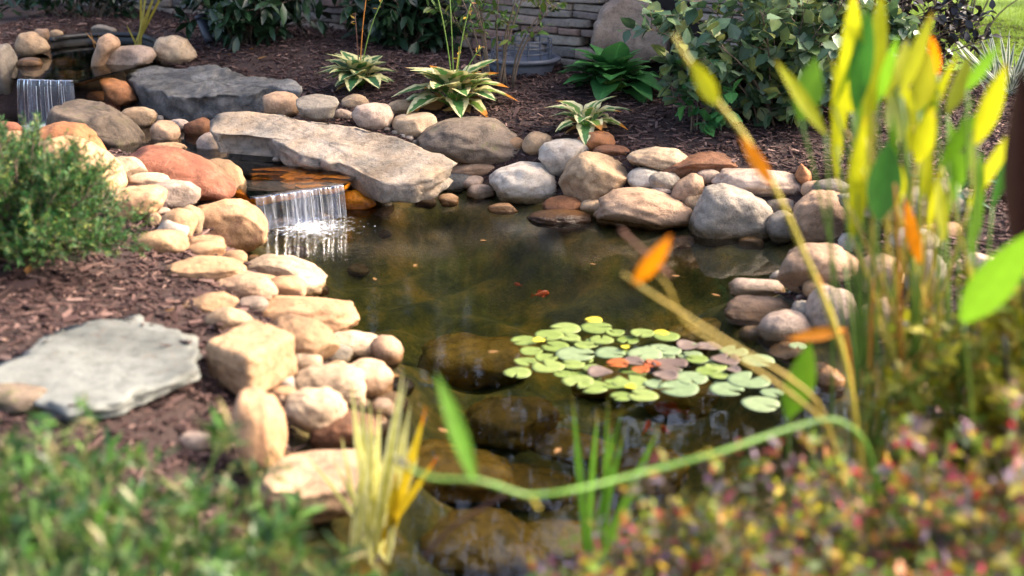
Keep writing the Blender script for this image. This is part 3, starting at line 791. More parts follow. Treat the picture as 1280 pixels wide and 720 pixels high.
rock([(410, 430), (420, 417), (445, 414), (470, 420), (486, 432), (482, 450), (450, 452), (420, 448)], 'cream', 'pale cream flat cobble at the water edge right of the brown wedge', 'cobble', group=G2, zb=.0)
rock((462, 420, 504, 464), 'pink', 'pinkish stone at the water behind the pale cream cobble', group=G2, zb=-.02, roll=-40)
rock((364, 443, 402, 470), 'cream', 'little cream stone right of the square block', group=G2, zb=.1)
rock([(364, 484), (370, 466), (392, 456), (425, 456), (448, 468), (456, 490), (448, 508), (400, 506), (372, 498)], 'cream', 'cream rounded boulder behind the yellow striped blades', 'boulder', group=G2, zb=.05)
rock([(424, 470), (432, 454), (455, 449), (478, 453), (491, 470), (490, 492), (478, 502), (440, 504)], 'pink', 'pale pink boulder at the water edge behind the yellow striped blades', 'boulder', group=G2, zb=-.02)
rock((344, 468, 368, 493), 'white', 'small whitish stone in the gap right of the square block', group=G2, zb=.12)
rock((337, 483, 370, 499), 'peach', 'small flat peach pebble above the cream oval boulder', 'pebble', group=G2, zb=.12)
rock((345, 494, 357, 508), 'pink', 'tiny pink pebble beside the tall pink boulder', 'pebble', group=G2, zb=.12, sub=3)
rock([(292, 500), (302, 486), (322, 485), (344, 495), (357, 518), (358, 545), (350, 575), (330, 588), (305, 580), (293, 540)], 'peach', 'tall pink tan boulder below the square block', 'boulder', group=G2, zb=.12)
rock([(354, 515), (362, 496), (385, 486), (410, 485), (428, 497), (433, 515), (424, 535), (398, 546), (368, 545), (357, 532)], 'cream', 'smooth cream oval boulder right of the tall pink boulder', 'boulder', group=G2, zb=.06)
rock((462, 498, 494, 526), 'beige', 'small greyish stone at the water behind the yellow blades', group=G2, zb=-.02)
rock((388, 514, 470, 572), 'brown', 'dull pink brown rock beneath the cream oval boulder', group=G2, zb=-.0, planes=4)
slab([(322, 604, .1), (336, 580, .12), (368, 566, .13), (410, 562, .13), (455, 564, .13), (470, 578, .12), (462, 600, .11), (430, 612, .10), (380, 616, .10), (335, 616, .10)], .09, 'pink', 'broad flat pinkish slab on the bank left of the yellow striped blades', 'flat_stone', group=G2)
slab([(-40, 470, .31), (0, 452, .31), (40, 440, .31), (60, 420, .31), (110, 405, .31), (150, 398, .31), (176, 393, .31), (181, 405, .305), (215, 411, .30), (240, 421, .29), (243, 435, .285), (232, 462, .28), (200, 480, .27), (150, 500, .27), (90, 514, .27), (60, 506, .28), (30, 490, .29), (-40, 490, .3)], .04, 'flag', 'pale blue grey flagstone lying flat in the left mulch', 'flagstone', jag=.02, under=.97, ztex=.003)
rock((-30, 480, 60, 516), 'mottle', 'brown rough rock in front of the pale flagstone', group=G2, zb=.22, planes=3)
# --- lower waterfall and far bank
slab([(288, 224, .142), (312, 212, .145), (380, 206, .15), (442, 212, .15), (432, 229, .146), (380, 237, .144), (318, 246, .14), (296, 240, .14)], .06, 'amber', 'amber stained ledge stone under the lower waterfall', 'ledge_stone', jag=.01, ztex=.004, under=.8)
slab([(263, 150, .33), (285, 144, .35), (330, 142, .37), (380, 146, .38), (430, 152, .37), (485, 166, .34), (525, 182, .30), (552, 197, .25), (563, 212, .20), (548, 226, .17), (515, 231, .16), (480, 227, .17), (455, 216, .19), (425, 202, .22), (395, 196, .23), (365, 188, .25), (335, 170, .28), (300, 165, .29), (268, 166, .29)], .11, 'slab', 'huge pale tilted slab above the lower waterfall', 'boulder', jag=.03, under=.93, group=G3, ztex=.009)
rock([(421, 256), (430, 240), (445, 237), (462, 247), (470, 256), (460, 263), (430, 263)], 'amber', 'wet amber rock right of the lower waterfall', group=G3, planes=4, zb=0.0)
rock((329, 115, 375, 147), 'pink', 'pinkish grey round rock at the right end of the dark slate boulder', group=G3, zb=.33)
rock([(371, 122), (392, 118), (418, 121), (423, 128), (415, 147), (395, 150), (375, 145)], 'grey', 'blocky pale grey stone on the back edge of the huge slab', group=G3, planes=4, zb=.34, n=4)
rock((427, 118, 461, 137), 'tan', 'small tan stone below the left variegated hosta', group=G3, n=3)
rock([(440, 144), (446, 132), (465, 129), (485, 132), (491, 145), (487, 158), (468, 164), (448, 158)], 'beige', 'rounded tan stone between the huge slab and the hosta bed', group=G3)
rock((418, 136, 442, 151), 'beige', 'small beige stone right of the blocky pale grey stone', 'pebble', group=G3)
rock((484, 125, 523, 146), 'tan', 'low tan stone under the large yellowing hosta', group=G3)
rock((491, 141, 546, 172), 'cream', 'cream oval cobble in front of the large yellowing hosta', 'cobble', group=G3)
rock([(524, 174), (535, 162), (558, 150), (590, 147), (618, 150), (645, 166), (664, 188), (668, 198), (640, 206), (590, 204), (550, 193), (530, 185)], 'mottle', 'long grey tan boulder right of the huge slab', 'boulder', group=G3, planes=2)
rock((562, 200, 624, 220), 'pink', 'flat pinkish stone under the long grey tan boulder', group=G3, n=3.4)
rock((549, 216, 596, 243), 'dark', 'dark rounded stone in the shade right of the slab tip', group=G3)
rock((584, 231, 619, 256), 'beige', 'pinkish grey stone at the water left of the big white boulder', group=G3, planes=3)
rock([(613, 222), (622, 210), (650, 203), (678, 206), (696, 225), (700, 240), (688, 254), (655, 257), (625, 248)], 'white', 'big whitish grey boulder at the far water edge', 'boulder', group=G3)
rock((653, 165, 691, 194), 'tan', 'small tan stone above the big whitish boulder', group=G3, roll=-15)
rock([(674, 195), (682, 180), (702, 174), (728, 177), (738, 188), (730, 205), (705, 220), (686, 217)], 'white', 'white stone with a bluish hollow behind the large tan boulder', group=G3, planes=2)
rock([(700, 232), (708, 208), (725, 194), (755, 191), (780, 197), (785, 212), (778, 232), (755, 252), (738, 260), (712, 252)], 'tan', 'large rounded tan boulder in the middle of the far bank', 'boulder', group=G3)
rock((721, 164, 768, 192), 'orange', 'orange tan stone on the mulch below the smallest hosta', group=G3, roll=-12)
rock((742, 181, 787, 199), 'brown', 'flat brown stone behind the large rounded tan boulder', group=G3)
rock([(785, 198), (792, 189), (815, 184), (845, 186), (860, 195), (852, 208), (820, 216), (795, 210)], 'cream', 'cream oval cobble left of the long brown rock', 'cobble', group=G3)
rock([(826, 213), (840, 204), (870, 194), (890, 190), (915, 195), (923, 206), (905, 216), (870, 222), (840, 223)], 'brown', 'long rust brown rock lying on the edge of the far mulch', group=G3, planes=4, rough=.1)
rock((784, 210, 829, 237), 'white', 'whitish wedge stone under the cream oval cobble', group=G3, roll=-15, planes=2)
rock((810, 215, 850, 240), 'grey', 'grey stone in the shade behind the upright tan stone', group=G3)
rock([(838, 243), (848, 228), (866, 217), (878, 222), (880, 236), (868, 252), (852, 256)], 'pink', 'upright tan stone left of the big smooth grey boulder', group=G3)
rock((813, 233, 839, 247), 'beige', 'small grey pebble behind the long pinkish boulder', 'pebble', group=G3)
rock([(743, 272), (752, 250), (775, 238), (800, 235), (840, 245), (862, 256), (868, 272), (855, 289), (830, 292), (780, 287), (752, 284)], 'pink', 'long pinkish boulder at the water left of the big smooth grey boulder', 'boulder', group=G3, zb=-.02)
rock((679, 245, 730, 270), 'orange', 'small orange stone at the water below the large rounded tan boulder', group=G3, roll=-14, zb=0)
rock((660, 262, 739, 286), 'wetbrown', 'wet brown flat stone just awash below the small orange stone', group=G3, zb=-.03)
rock((610, 254, 647, 268), 'ochre', 'thin tan chip of stone at the foot of the big whitish boulder', group=G3, zb=-.01)
rock([(862, 298), (866, 262), (880, 236), (900, 231), (940, 242), (962, 258), (965, 280), (960, 306), (930, 310), (868, 309)], 'grey', 'big smooth grey boulder standing in the far water edge', 'boulder', group=G3, zb=-.03, depth=.7, planes=0, n=3.5)
rock([(892, 230), (905, 216), (940, 211), (985, 218), (1010, 230), (1008, 242), (980, 250), (940, 247), (905, 240)], 'beige', 'flat beige boulder on top of the big smooth grey boulder', 'boulder', group=G3, planes=2)
rock((957, 249, 996, 267), 'grey', 'little grey stone under the flat beige boulder', 'pebble', group=G3)
rock((958, 264, 996, 306), 'grey', 'grey upright stone between the big smooth grey boulder and the pale square boulder', group=G3, roll=20, zb=0)
rock((547, 242, 573, 259), 'ochre', 'small tan wedge stone at the water below the slab tip', group=G3, zb=-.01, planes=3)
rock((539, 234, 549, 244), 'white', 'tiny white pebble under the slab tip', 'pebble', group=G3, sub=3)
# --- right bank
rock([(992, 275), (996, 252), (1015, 239), (1045, 240), (1064, 252), (1068, 285), (1060, 305), (1010, 306)], 'pink', 'pale pinkish square boulder behind the tall yellow leaves', 'boulder', group=G4, n=3.2)
rock([(993, 222), (1000, 205), (1010, 214), (1017, 232), (1006, 238)], 'orange', 'small pointed orange stone at the back of the flat beige boulder', group=G4, planes=2)
rock((1016, 224, 1068, 247), 'grey', 'flat grey stone behind the pale pinkish square boulder', group=G4, n=3.4)
rock([(1050, 238), (1075, 228), (1130, 224), (1190, 224), (1212, 230), (1210, 262), (1190, 274), (1120, 276), (1060, 268)], 'grey', 'long pale grey slab behind the tall yellow leaves', 'boulder', group=G4, n=5, planes=2)
rock([(972, 342), (985, 318), (1015, 305), (1045, 306), (1072, 322), (1076, 345), (1060, 362), (1015, 367), (985, 358)], 'pink', 'beige oval boulder behind the orange stalk on the right bank', 'boulder', group=G4, zb=0)
rock((962, 338, 987, 359), 'white', 'small whitish stone left of the beige oval boulder', group=G4, zb=-.01)
rock((912, 348, 980, 377), 'beige', 'upper of two flat ovals in the water by the right bank', 'cobble', group=G4, zb=-.02)
rock((906, 370, 988, 407), 'pink', 'lower and larger flat oval cobble in the water by the right bank', 'cobble', group=G4, zb=-.03, roll=-8)
rock((948, 388, 1014, 438), 'beige', 'wet greyish stone in the water in front of the flat oval cobbles', group=G4, zb=-.05, roll=18)
rock((1008, 359, 1070, 424), 'beige', 'pale upright boulder behind the orange leaf tip on the right bank', 'boulder', group=G4, zb=.0)
rock((990, 376, 1014, 407), 'grey', 'small grey stone left of the pale upright boulder', group=G4, zb=-.01)
rock((1048, 291, 1084, 316), 'white', 'whitish stone right of the pale pinkish square boulder', group=G4)
rock((1110, 285, 1174, 318), 'white', 'whitish rounded stone seen between the green stalks', group=G4)
rock((1150, 278, 1202, 302), 'ochre', 'flat ochre stone right of the green stalks', group=G4)
rock((1132, 314, 1184, 378), 'grey', 'tall grey stone seen between the green stalks', group=G4)
rock((1072, 318, 1132, 372), 'pink', 'pinkish boulder hidden behind the thickest green stalks', group=G4)
rock((1066, 370, 1128, 424), 'tan', 'tan boulder low behind the thickest green stalks', group=G4)
rock((1204, 316, 1256, 352), 'beige', 'beige stone right of the big bright blurred leaf', group=G4)
rock((1018, 458, 1056, 504), 'peach', 'pink stone at the waterline beside the broad green leaf', group=G4)
# a few stones lying on the pond bed
sub_pts = [(600, 455, 150), (460, 470, 110), (520, 520, 140), (640, 530, 120), (560, 590, 170), (660, 610, 130), (600, 680, 170), (500, 650, 120), (720, 560, 110), (700, 680, 130), (800, 590, 120), (880, 420, 90), (860, 500, 110), (760, 480, 90)]
for i, (px, py, sz) in enumerate(sub_pts):
    p = at_z(px, py, -.3); g = gz(p[0], p[1])
    if g > -.2: continue
    p = at_z(px, py, g); 
    hh = sz * rng.uniform(.42, .55)
    rock((px - sz / 2, py - hh / 2, px + sz / 2, py + hh / 2), 'algae', 'algae covered stone lying on the pond bed under the water', 'sunken_stone', group='sunken stones on the pond bed', zb=g - .06, sub=4, rough=.16, planes=2)
# small stones wedged into the gaps of the bank
cand = np.stack([rng.uniform(-2.6, 2.2, 3000), rng.uniform(3.2, 7.6, 3000)], 1)
dd = sdf(cand, POND_W); d2 = sdf(cand, STREAM_W)
cand = cand[((dd > -.02) & (dd < .42)) | ((d2 > .02) & (d2 < .25) & (cand[:, 0] < -.6))]
cnt = 0; used_ = []
for p in cand:
    if cnt >= 90: break
    if any((p[0] - q_[0]) ** 2 + (p[1] - q_[1]) ** 2 < .016 for q_ in used_): continue
    x_, y_, D_ = proj((p[0], p[1], gz(*p) + .02))
    if not (60 < x_ < 1150 and 150 < y_ < 560) or (x_ > 600 and y_ > 470): continue
    used_.append(p); cnt += 1
    r_ = rng.uniform(.035, .075) * FPX / D_
    rock((x_ - r_, y_ - r_ * .6, x_ + r_, y_ + r_ * .6), rng.choice(['tan', 'beige', 'ochre', 'pink', 'grey']), 'small plain stone wedged in a gap between the bank boulders', 'filler_stone', group='small stones wedged between the boulders', sub=3, zb=gz(*p) - .02)
# pebbles lying in the joints of the bank
for (px, py, s_) in [(484, 162, 8), (494, 166, 9), (503, 170, 8), (512, 173, 11), (476, 160, 6), (520, 178, 9), (860, 262, 10), (866, 272, 8), (600, 247, 9), (1000, 372, 10), (990, 366, 9), (1002, 362, 8), (345, 199, 9), (366, 200, 8)]:
    rock((px - s_ / 2, py - s_ * .35, px + s_ / 2, py + s_ * .35), rng.choice(['white', 'grey', 'beige']), 'tiny pale pebble lodged in a joint of the stone bank', 'pebble', group='tiny pebbles in the joints of the bank', sub=2, zb=None if px > 400 else .17)

# ------------------------------------------------------------------ water
def water_body(name, poly, z, bottom, mat, grow=.12):
    c = poly.mean(0)
    n = len(poly)
    # outward offset along vertex normals
    e = np.roll(poly, -1, 0) - np.roll(poly, 1, 0)
    nv = unit(np.stack([e[:, 1], -e[:, 0]], 1))
    area = np.sum(poly[:, 0] * np.roll(poly[:, 1], -1) - np.roll(poly[:, 0], -1) * poly[:, 1])
    if area < 0: nv = -nv
    Q = poly + nv * (grow[:, None] if isinstance(grow, np.ndarray) else grow)
    V = np.vstack([np.column_stack([Q, np.full(n, z)]), np.column_stack([Q, np.full(n, bottom)])])
    top = list(range(n)); bot = [n + i for i in range(n)]
    if area < 0: top = top[::-1]
    else: bot = bot[::-1]
    F = [top, bot] + [[i, n + i, n + (i + 1) % n, (i + 1) % n] if area > 0 else [(i + 1) % n, n + (i + 1) % n, n + i, i] for i in range(n)]
    bm = bmesh.new()
    vs = [bm.verts.new(v) for v in V]
    for f in F: bm.faces.new([vs[i] for i in f])
    bmesh.ops.triangulate(bm, faces=[f for f in bm.faces if len(f.verts) > 4])
    bmesh.ops.recalc_face_normals(bm, faces=bm.faces)
    me = bpy.data.meshes.new(name); bm.to_mesh(me); bm.free()
    me.materials.append(mat)
    o = bpy.data.objects.new(name, me); C.objects.link(o)
    return tag(o, kind='structure')
fall_c = at_z(375, 278, 0)
def water_sheet(name, poly, z, bottom, mat, reach, st=.04, keep=None):
    """closed body of water on a fine grid; its rim runs on under the banks"""
    x = np.arange(poly[:, 0].min() - .5, poly[:, 0].max() + .5, st); y = np.arange(poly[:, 1].min() - .5, poly[:, 1].max() + .5, st)
    X, Y = np.meshgrid(x, y, indexing='ij'); P = np.stack([X.ravel(), Y.ravel()], 1)
    ok = sdf(P, poly) < reach
    if keep is not None: ok &= keep(P)
    F = grid_faces(len(x), len(y)); F = F[ok[F].all(1)]
    used = np.unique(F); mp = np.full(len(P), -1); mp[used] = np.arange(len(used)); F = mp[F]; P = P[used]; n = len(P)
    ed = {}
    for f in F.tolist():
        for a, b in zip(f, f[1:] + f[:1]):
            if (b, a) in ed: del ed[(b, a)]
            else: ed[(a, b)] = 1
    faces = F.tolist() + (F[:, ::-1] + n).tolist() + [[b, a, a + n, b + n] for a, b in ed]
    return tag(mesh_obj(name, np.vstack([np.column_stack([P, np.full(n, z)]), np.column_stack([P, np.full(n, bottom)])]), faces, mat, smooth=False), kind='structure')
water_sheet('pond_water', POND_W, 0.0, -.75, reach=.3, mat=water_mat('pond_water', (.54, .60, .26), 1.15, ripple=.00033, fall=fall_c))
gs = np.full(len(STREAM_W), .05); gs[0] = gs[1] = .0
water_body('stream_water', STREAM_W, ZS, ZS - .012, water_mat('stream_water', (.8, .6, .3), 0, tint=(1, .97, .90), ripple=.0015), grow=gs)
gs = np.full(len(TOP_W), .03)
water_body('pool_water', TOP_W, ZT, ZT - .01, water_mat('pool_water', (.8, .7, .5), 0, tint=(.7, .66, .5), ripple=.0008), grow=gs)

FALL, FALLS, FOAM = fall_mat('falling_water', 8, 0), fall_mat('sparse_falling_water', 16, .06), foam_mat()
def waterfall(name, a, b, drop, throw, label, strands, spread=.0, mat=None):
    """curtain of water leaving the lip a-b, falling by drop while moving throw forward"""
    root = empty(name, (np.asarray(a) + np.asarray(b)) / 2 - np.array((0, 0, drop)), label, 'waterfall')
    a, b = np.asarray(a, float), np.asarray(b, float)
    fw = unit(np.array(((b - a)[1], -(b - a)[0], 0)))
    if fw[1] > 0: fw = -fw
    nu, nv = 120, 22
    V, UV = [], []
    ph = rng.uniform(0, 9)
    for i in range(nu + 1):
        u = i / nu
        lip = a + (b - a) * u
        k = mnoise.fractal(Vector((u * 16, ph, 0)), .8, 2, 3)
        for j in range(nv + 1):
            v = j / nv
            vb = max(0, (v - .16) / .84)
            fo = throw * (min(v / .16, 1) * .45 + .55 * vb ** .6) * (1 + .12 * k)
            kk = mnoise.fractal(Vector((u * 30, v * 1.4, ph)), .8, 2, 3) * .006 * v
            V.append(lip + fw * (fo + kk - .05 * (1 - min(v / .16, 1))) - np.array((0, 0, drop * vb ** 1.6 + .010 * (1 - min(v / .16, 1)) - .005 * k * min(v / .16, 1))) + (b - a) * (u - .5) * spread * v)
            UV.append((u, v))
    o_ = nv + 1
    F = [[i * o_ + j, (i + 1) * o_ + j, (i + 1) * o_ + j + 1, i * o_ + j + 1] for i in range(nu) for j in range(nv)]
    mesh_obj('curtain', V, F, mat or FALL, root, np.array(UV))
    mb = MB()
    for _ in range(strands):
        u = rng.uniform(0.02, .98); lip = a + (b - a) * u
        t = np.linspace(rng.uniform(0, .4), 1, 9)
        pts = [lip + fw * (throw * (.45 + .6 * x ** .6) + .008) - np.array((0, 0, drop * x ** 1.6)) + (b - a) * (u - .5) * spread * x for x in t]
        mb.tube(pts, .0007, rng.uniform(.001, .0028), 5)
    m, t_, bs, out = new_mat(name + '_drops'); bs.inputs['Base Color'].default_value = (.82, .86, .92, 1); bs.inputs['Roughness'].default_value = .12
    bs.inputs['Transmission Weight'].default_value = .5; bs.inputs['IOR'].default_value = 1.2
    mb.build('strands', m, root)['kind'] = 'stuff'
    # foam and bubbles where it lands
    f = MB()
    base = (a + b) / 2 + fw * throw * 1.1 - np.array((0, 0, drop - .006))
    L = np.linalg.norm(b - a) / 2 * 1.1
    ru, rv = 40, 8
    V, UV = [], []
    for i in range(ru):
        th = 2 * math.pi * i / ru
        for j in range(rv + 1):
            q = j / rv
            V.append(base + unit(b - a) * (L * q * math.cos(th) * 1.05) + fw * (.24 * q * math.sin(th) * 1.4 + .09) + np.array((0, 0, .001 + .012 * max(0, .7 - q) * abs(mnoise.noise(Vector((i * .8, j * .9, ph)))))))
            UV.append((th / 6.28, q))
    o_ = rv + 1
    F = [[i * o_ + j, i * o_ + j + 1, ((i + 1) % ru) * o_ + j + 1, ((i + 1) % ru) * o_ + j] for i in range(ru) for j in range(rv)]
    mesh_obj('foam', V, F, FOAM, root, np.array(UV))
    bb = MB()
    SV, SF = ICO[2]
    for _ in range(110):
        q = abs(rng.normal(0, .5)); th = rng.uniform(0, 6.28)
        p = base + unit(b - a) * (L * min(q, 1.7) * math.cos(th)) + fw * (.05 + .2 * abs(math.sin(th)) * q)
        r_ = rng.uniform(.002, .006)
        bb.add(SV * r_ * np.array((1, 1, .7)) + p, SF)
    mb_, t_, bs, out = new_mat(name + '_bubble'); bs.inputs['Base Color'].default_value = (.8, .83, .88, 1); bs.inputs['Roughness'].default_value = .1; bs.inputs['Transmission Weight'].default_value = .6
    bb.build('bubbles', mb_, root)['kind'] = 'stuff'
    return root
la, lb = at_z(316, 246, ZS + .002), at_z(426, 230, ZS + .002)
waterfall('waterfall', la, lb, ZS - .002, .05, 'lower waterfall spilling from the amber ledge into the pond', 5)
ta, tb = at_z(26, 98, ZT + .002), at_z(94, 100, ZT + .002)
waterfall('waterfall', ta, tb, ZT - ZS - .002, .06, 'upper waterfall dropping from the black lined pool', 9, .1, FALLS)

# black pool liner rim
mb = MB()
rim = []
for x, y in [(64, 50), (78, 47), (110, 44), (145, 43), (175, 44), (196, 52), (198, 66)]: rim.append(at_z(x, y, ZT + .045))
rim = np.array(rim)
tt = np.linspace(0, len(rim) - 1, 40)
rim = np.stack([np.interp(tt, np.arange(len(rim)), rim[:, i]) for i in range(3)], 1)
root = empty('pool_liner', rim.mean(0) - np.array((0, 0, .05)), 'black plastic liner rim along the back of the upper pool', 'pool liner')
mb.tube(rim, .02, .02, 8); mb.build('rim', M['black_plastic'], root)
mb = MB()
low = rim - np.array((0, 0, .25)) - unit(rim - rim.mean(0)) * .06
k = len(rim)
mb.add(np.vstack([rim - np.array((0, 0, .008)), low]), [[i, i + 1, k + i + 1, k + i] for i in range(k - 1)])
mb.build('liner_wall', M['black_plastic'], root)

# ------------------------------------------------------------------ mulch
NCH = 70000
xy = np.stack([rng.uniform(-3.9, 4.1, NCH * 2), rng.uniform(1.9, 11, NCH * 2)], 1)
keep = (sdf(xy, POND_W) > .22) & (sdf(xy, STREAM_W) > .12) & (sdf(xy, TOP_W) > .1) & (np.abs(xy[:, 0]) < xy[:, 1] * .46 + .35)
keep &= rng.uniform(0, 1, len(xy)) < np.clip(1.35 - xy[:, 1] * .06, .4, 1)
xy = xy[keep][:NCH]
n = len(xy); zc = terrain(xy) + rng.uniform(-.004, .016, n)
FLAG = np.array([at_z(x, y, z) for x, y, z in [(-40, 470, .31), (0, 452, .31), (40, 440, .31), (60, 420, .31), (110, 405, .31), (150, 398, .31), (176, 393, .31), (181, 405, .305), (215, 411, .30), (240, 421, .29), (243, 435, .285), (232, 462, .28), (200, 480, .27), (150, 500, .27), (90, 514, .27), (60, 506, .28), (30, 490, .29), (-40, 490, .3)]])
pf_ = np.linalg.lstsq(np.column_stack([FLAG[:, :2], np.ones(len(FLAG))]), FLAG[:, 2], rcond=None)[0]
fd = sdf(xy, FLAG[:, :2]); on = (fd < 0) & (rng.uniform(0, 1, n) < np.where(fd > -.03, .10, .008))     # bits spilled onto the flagstone
zc[on] = xy[on] @ pf_[:2] + pf_[2] + .006
yaw = rng.uniform(0, 2 * math.pi, n); L = rng.gamma(2.4, .0125, n) + .008; Wd = L * rng.uniform(.12, .35, n) + .002; Th = rng.uniform(.0012, .0035, n)
tilt = rng.normal(0, .22, n)
ax = np.stack([np.cos(yaw) * np.cos(tilt), np.sin(yaw) * np.cos(tilt), np.sin(tilt)], 1)
sv = np.stack([-np.sin(yaw), np.cos(yaw), rng.normal(0, .35, n)], 1); sv = unit(sv)
up = unit(np.cross(ax, sv))
cc = np.column_stack([xy, zc])
def ch(sx, sy, su, tp): return cc + ax * (sx * L / 2)[:, None] + sv * (sy * Wd / 2 * tp)[:, None] + up * (su * Th)[:, None]
tpa, tpb = rng.uniform(.3, 1, n), rng.uniform(.3, 1, n)
V = np.stack([ch(-1, -1, 1, tpa), ch(-1, 1, 1, tpa), ch(1, 1, 1, tpb), ch(1, -1, 1, tpb), ch(-1, -1, -1, tpa), ch(-1, 1, -1, tpa), ch(1, 1, -1, tpb), ch(1, -1, -1, tpb)], 1).reshape(-1, 3)
fb = np.array([(0, 3, 2, 1), (0, 1, 5, 4), (1, 2, 6, 5), (2, 3, 7, 6), (3, 0, 4, 7)])
F = (np.arange(n)[:, None, None] * 8 + fb[None]).reshape(-1, 4)
tag(mesh_obj('mulch', V, F, mulch_mat(), smooth=False), 'dark brown shredded bark mulch covering the planting beds', 'mulch', kind='stuff')

# ------------------------------------------------------------------ stone wall
wa, wb = at_z(900, 100, .42), at_z(480, 48, .46)
wa, wb = wa[:2], wb[:2]
wd = unit(wb - wa); wn = np.array((wd[1], -wd[0]))
if wn[1] > 0: wn = -wn                      # faces the garden
def wall_mat():
    m, t, b, out = new_mat('stacked_wall_stone')
    g = N_(t, 'ShaderNodeNewGeometry')
    a = ramp(t, g.outputs['Random Per Island'], [(0, lin((140, 128, 118))), (.25, lin((166, 150, 134))), (.45, lin((152, 120, 106))), (.65, lin((124, 116, 110))), (.85, lin((178, 162, 144))), (1, lin((144, 106, 94)))]).outputs[0]
    n1 = N_(t, 'ShaderNodeTexNoise', Scale=22.0, Detail=7.0, Roughness=.7); t.links.new(g.outputs['Position'], n1.inputs['Vector'])
    n2 = N_(t, 'ShaderNodeTexNoise', Scale=90.0, Detail=5.0, Roughness=.7); t.links.new(g.outputs['Position'], n2.inputs['Vector'])
    a = mixc(t, a, ramp(t, n1.outputs['Fac'], [(.3, white(.6)), (.6, white(1.1))]).outputs[0], 1.0, 'MULTIPLY')
    t.links.new(a, b.inputs['Base Color']); b.inputs['Roughness'].default_value = .85
    bp = N_(t, 'ShaderNodeBump', Strength=.9, Distance=.015)
    t.links.new(math_(t, 'ADD', n1.outputs['Fac'], math_(t, 'MULTIPLY', n2.outputs['Fac'], .5)), bp.inputs['Height']); t.links.new(bp.outputs[0], b.inputs['Normal'])
    return m
wroot = empty('stone_wall', (*(wa), .42), 'dry stacked wall of thin brown and grey stones behind the garden bed', 'wall')
mb = MB()
bmw = bmesh.new(); bmesh.ops.create_cube(bmw, size=2); bmesh.ops.subdivide_edges(bmw, edges=bmw.edges[:], cuts=6, use_grid_fill=True)
SV3 = np.array([v.co[:] for v in bmw.verts]); SF3 = [[v.index for v in f.verts] for f in bmw.faces]; bmw.free()
q = (np.abs(SV3) ** 20).sum(1) ** (1 / 20); SB = SV3 / q[:, None]
Lw = 10.0; z = .30
boul_c = at_z(772, 62, .62); bs_ = float((boul_c[:2] - wa) @ wd)
while z < 1.35:
    hgt = rng.uniform(.04, .085); s_ = -.8 + rng.uniform(0, .2)
    while s_ < Lw:
        ln = rng.uniform(.12, .42)
        mid = s_ + ln / 2
        if not (abs(mid - bs_) < .25 + ln * .3 and z < .98):
            c2 = wa + wd * mid
            P = SB * np.array((ln / 2 - .006, .1 + rng.uniform(-.02, .03), hgt / 2 - .004))
            off = Vector(rng.uniform(-50, 50, 3))
            ns = np.array([mnoise.fractal(Vector(p) * 9 + off, .8, 2, 2) for p in P])
            P = P + unit(P) * (ns * .012)[:, None]
            rr_ = rng.normal(0, .02)
            P[:, 2] += P[:, 0] * rr_
            W = np.column_stack([c2[0] + P[:, 0] * wd[0] + P[:, 1] * wn[0], c2[1] + P[:, 0] * wd[1] + P[:, 1] * wn[1], z + hgt / 2 + P[:, 2]])
            mb.add(W, SF3)
        s_ += ln
    z += hgt
mb.build('stones', wall_mat(), wroot)
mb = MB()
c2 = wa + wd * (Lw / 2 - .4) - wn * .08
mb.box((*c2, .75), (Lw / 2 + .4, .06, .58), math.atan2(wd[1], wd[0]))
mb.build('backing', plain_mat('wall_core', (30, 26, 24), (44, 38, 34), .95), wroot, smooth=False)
rock([(740, 58), (744, 30), (756, 8), (775, -4), (810, -2), (832, 14), (836, 66), (800, 80), (760, 76)], 'beige', 'big weathered boulder built into the stone wall', 'wall_boulder', group=None, zb=.53, push=.1, depth=.5, n=4)

# ------------------------------------------------------------------ plants
def bez(a, b, c, n=8):
    t = np.linspace(0, 1, n)[:, None]
    return (1 - t) ** 2 * a + 2 * t * (1 - t) * b + t * t * c
def rand_perp(T):
    a = unit(np.cross(T, rng.normal(size=T.shape))); return a

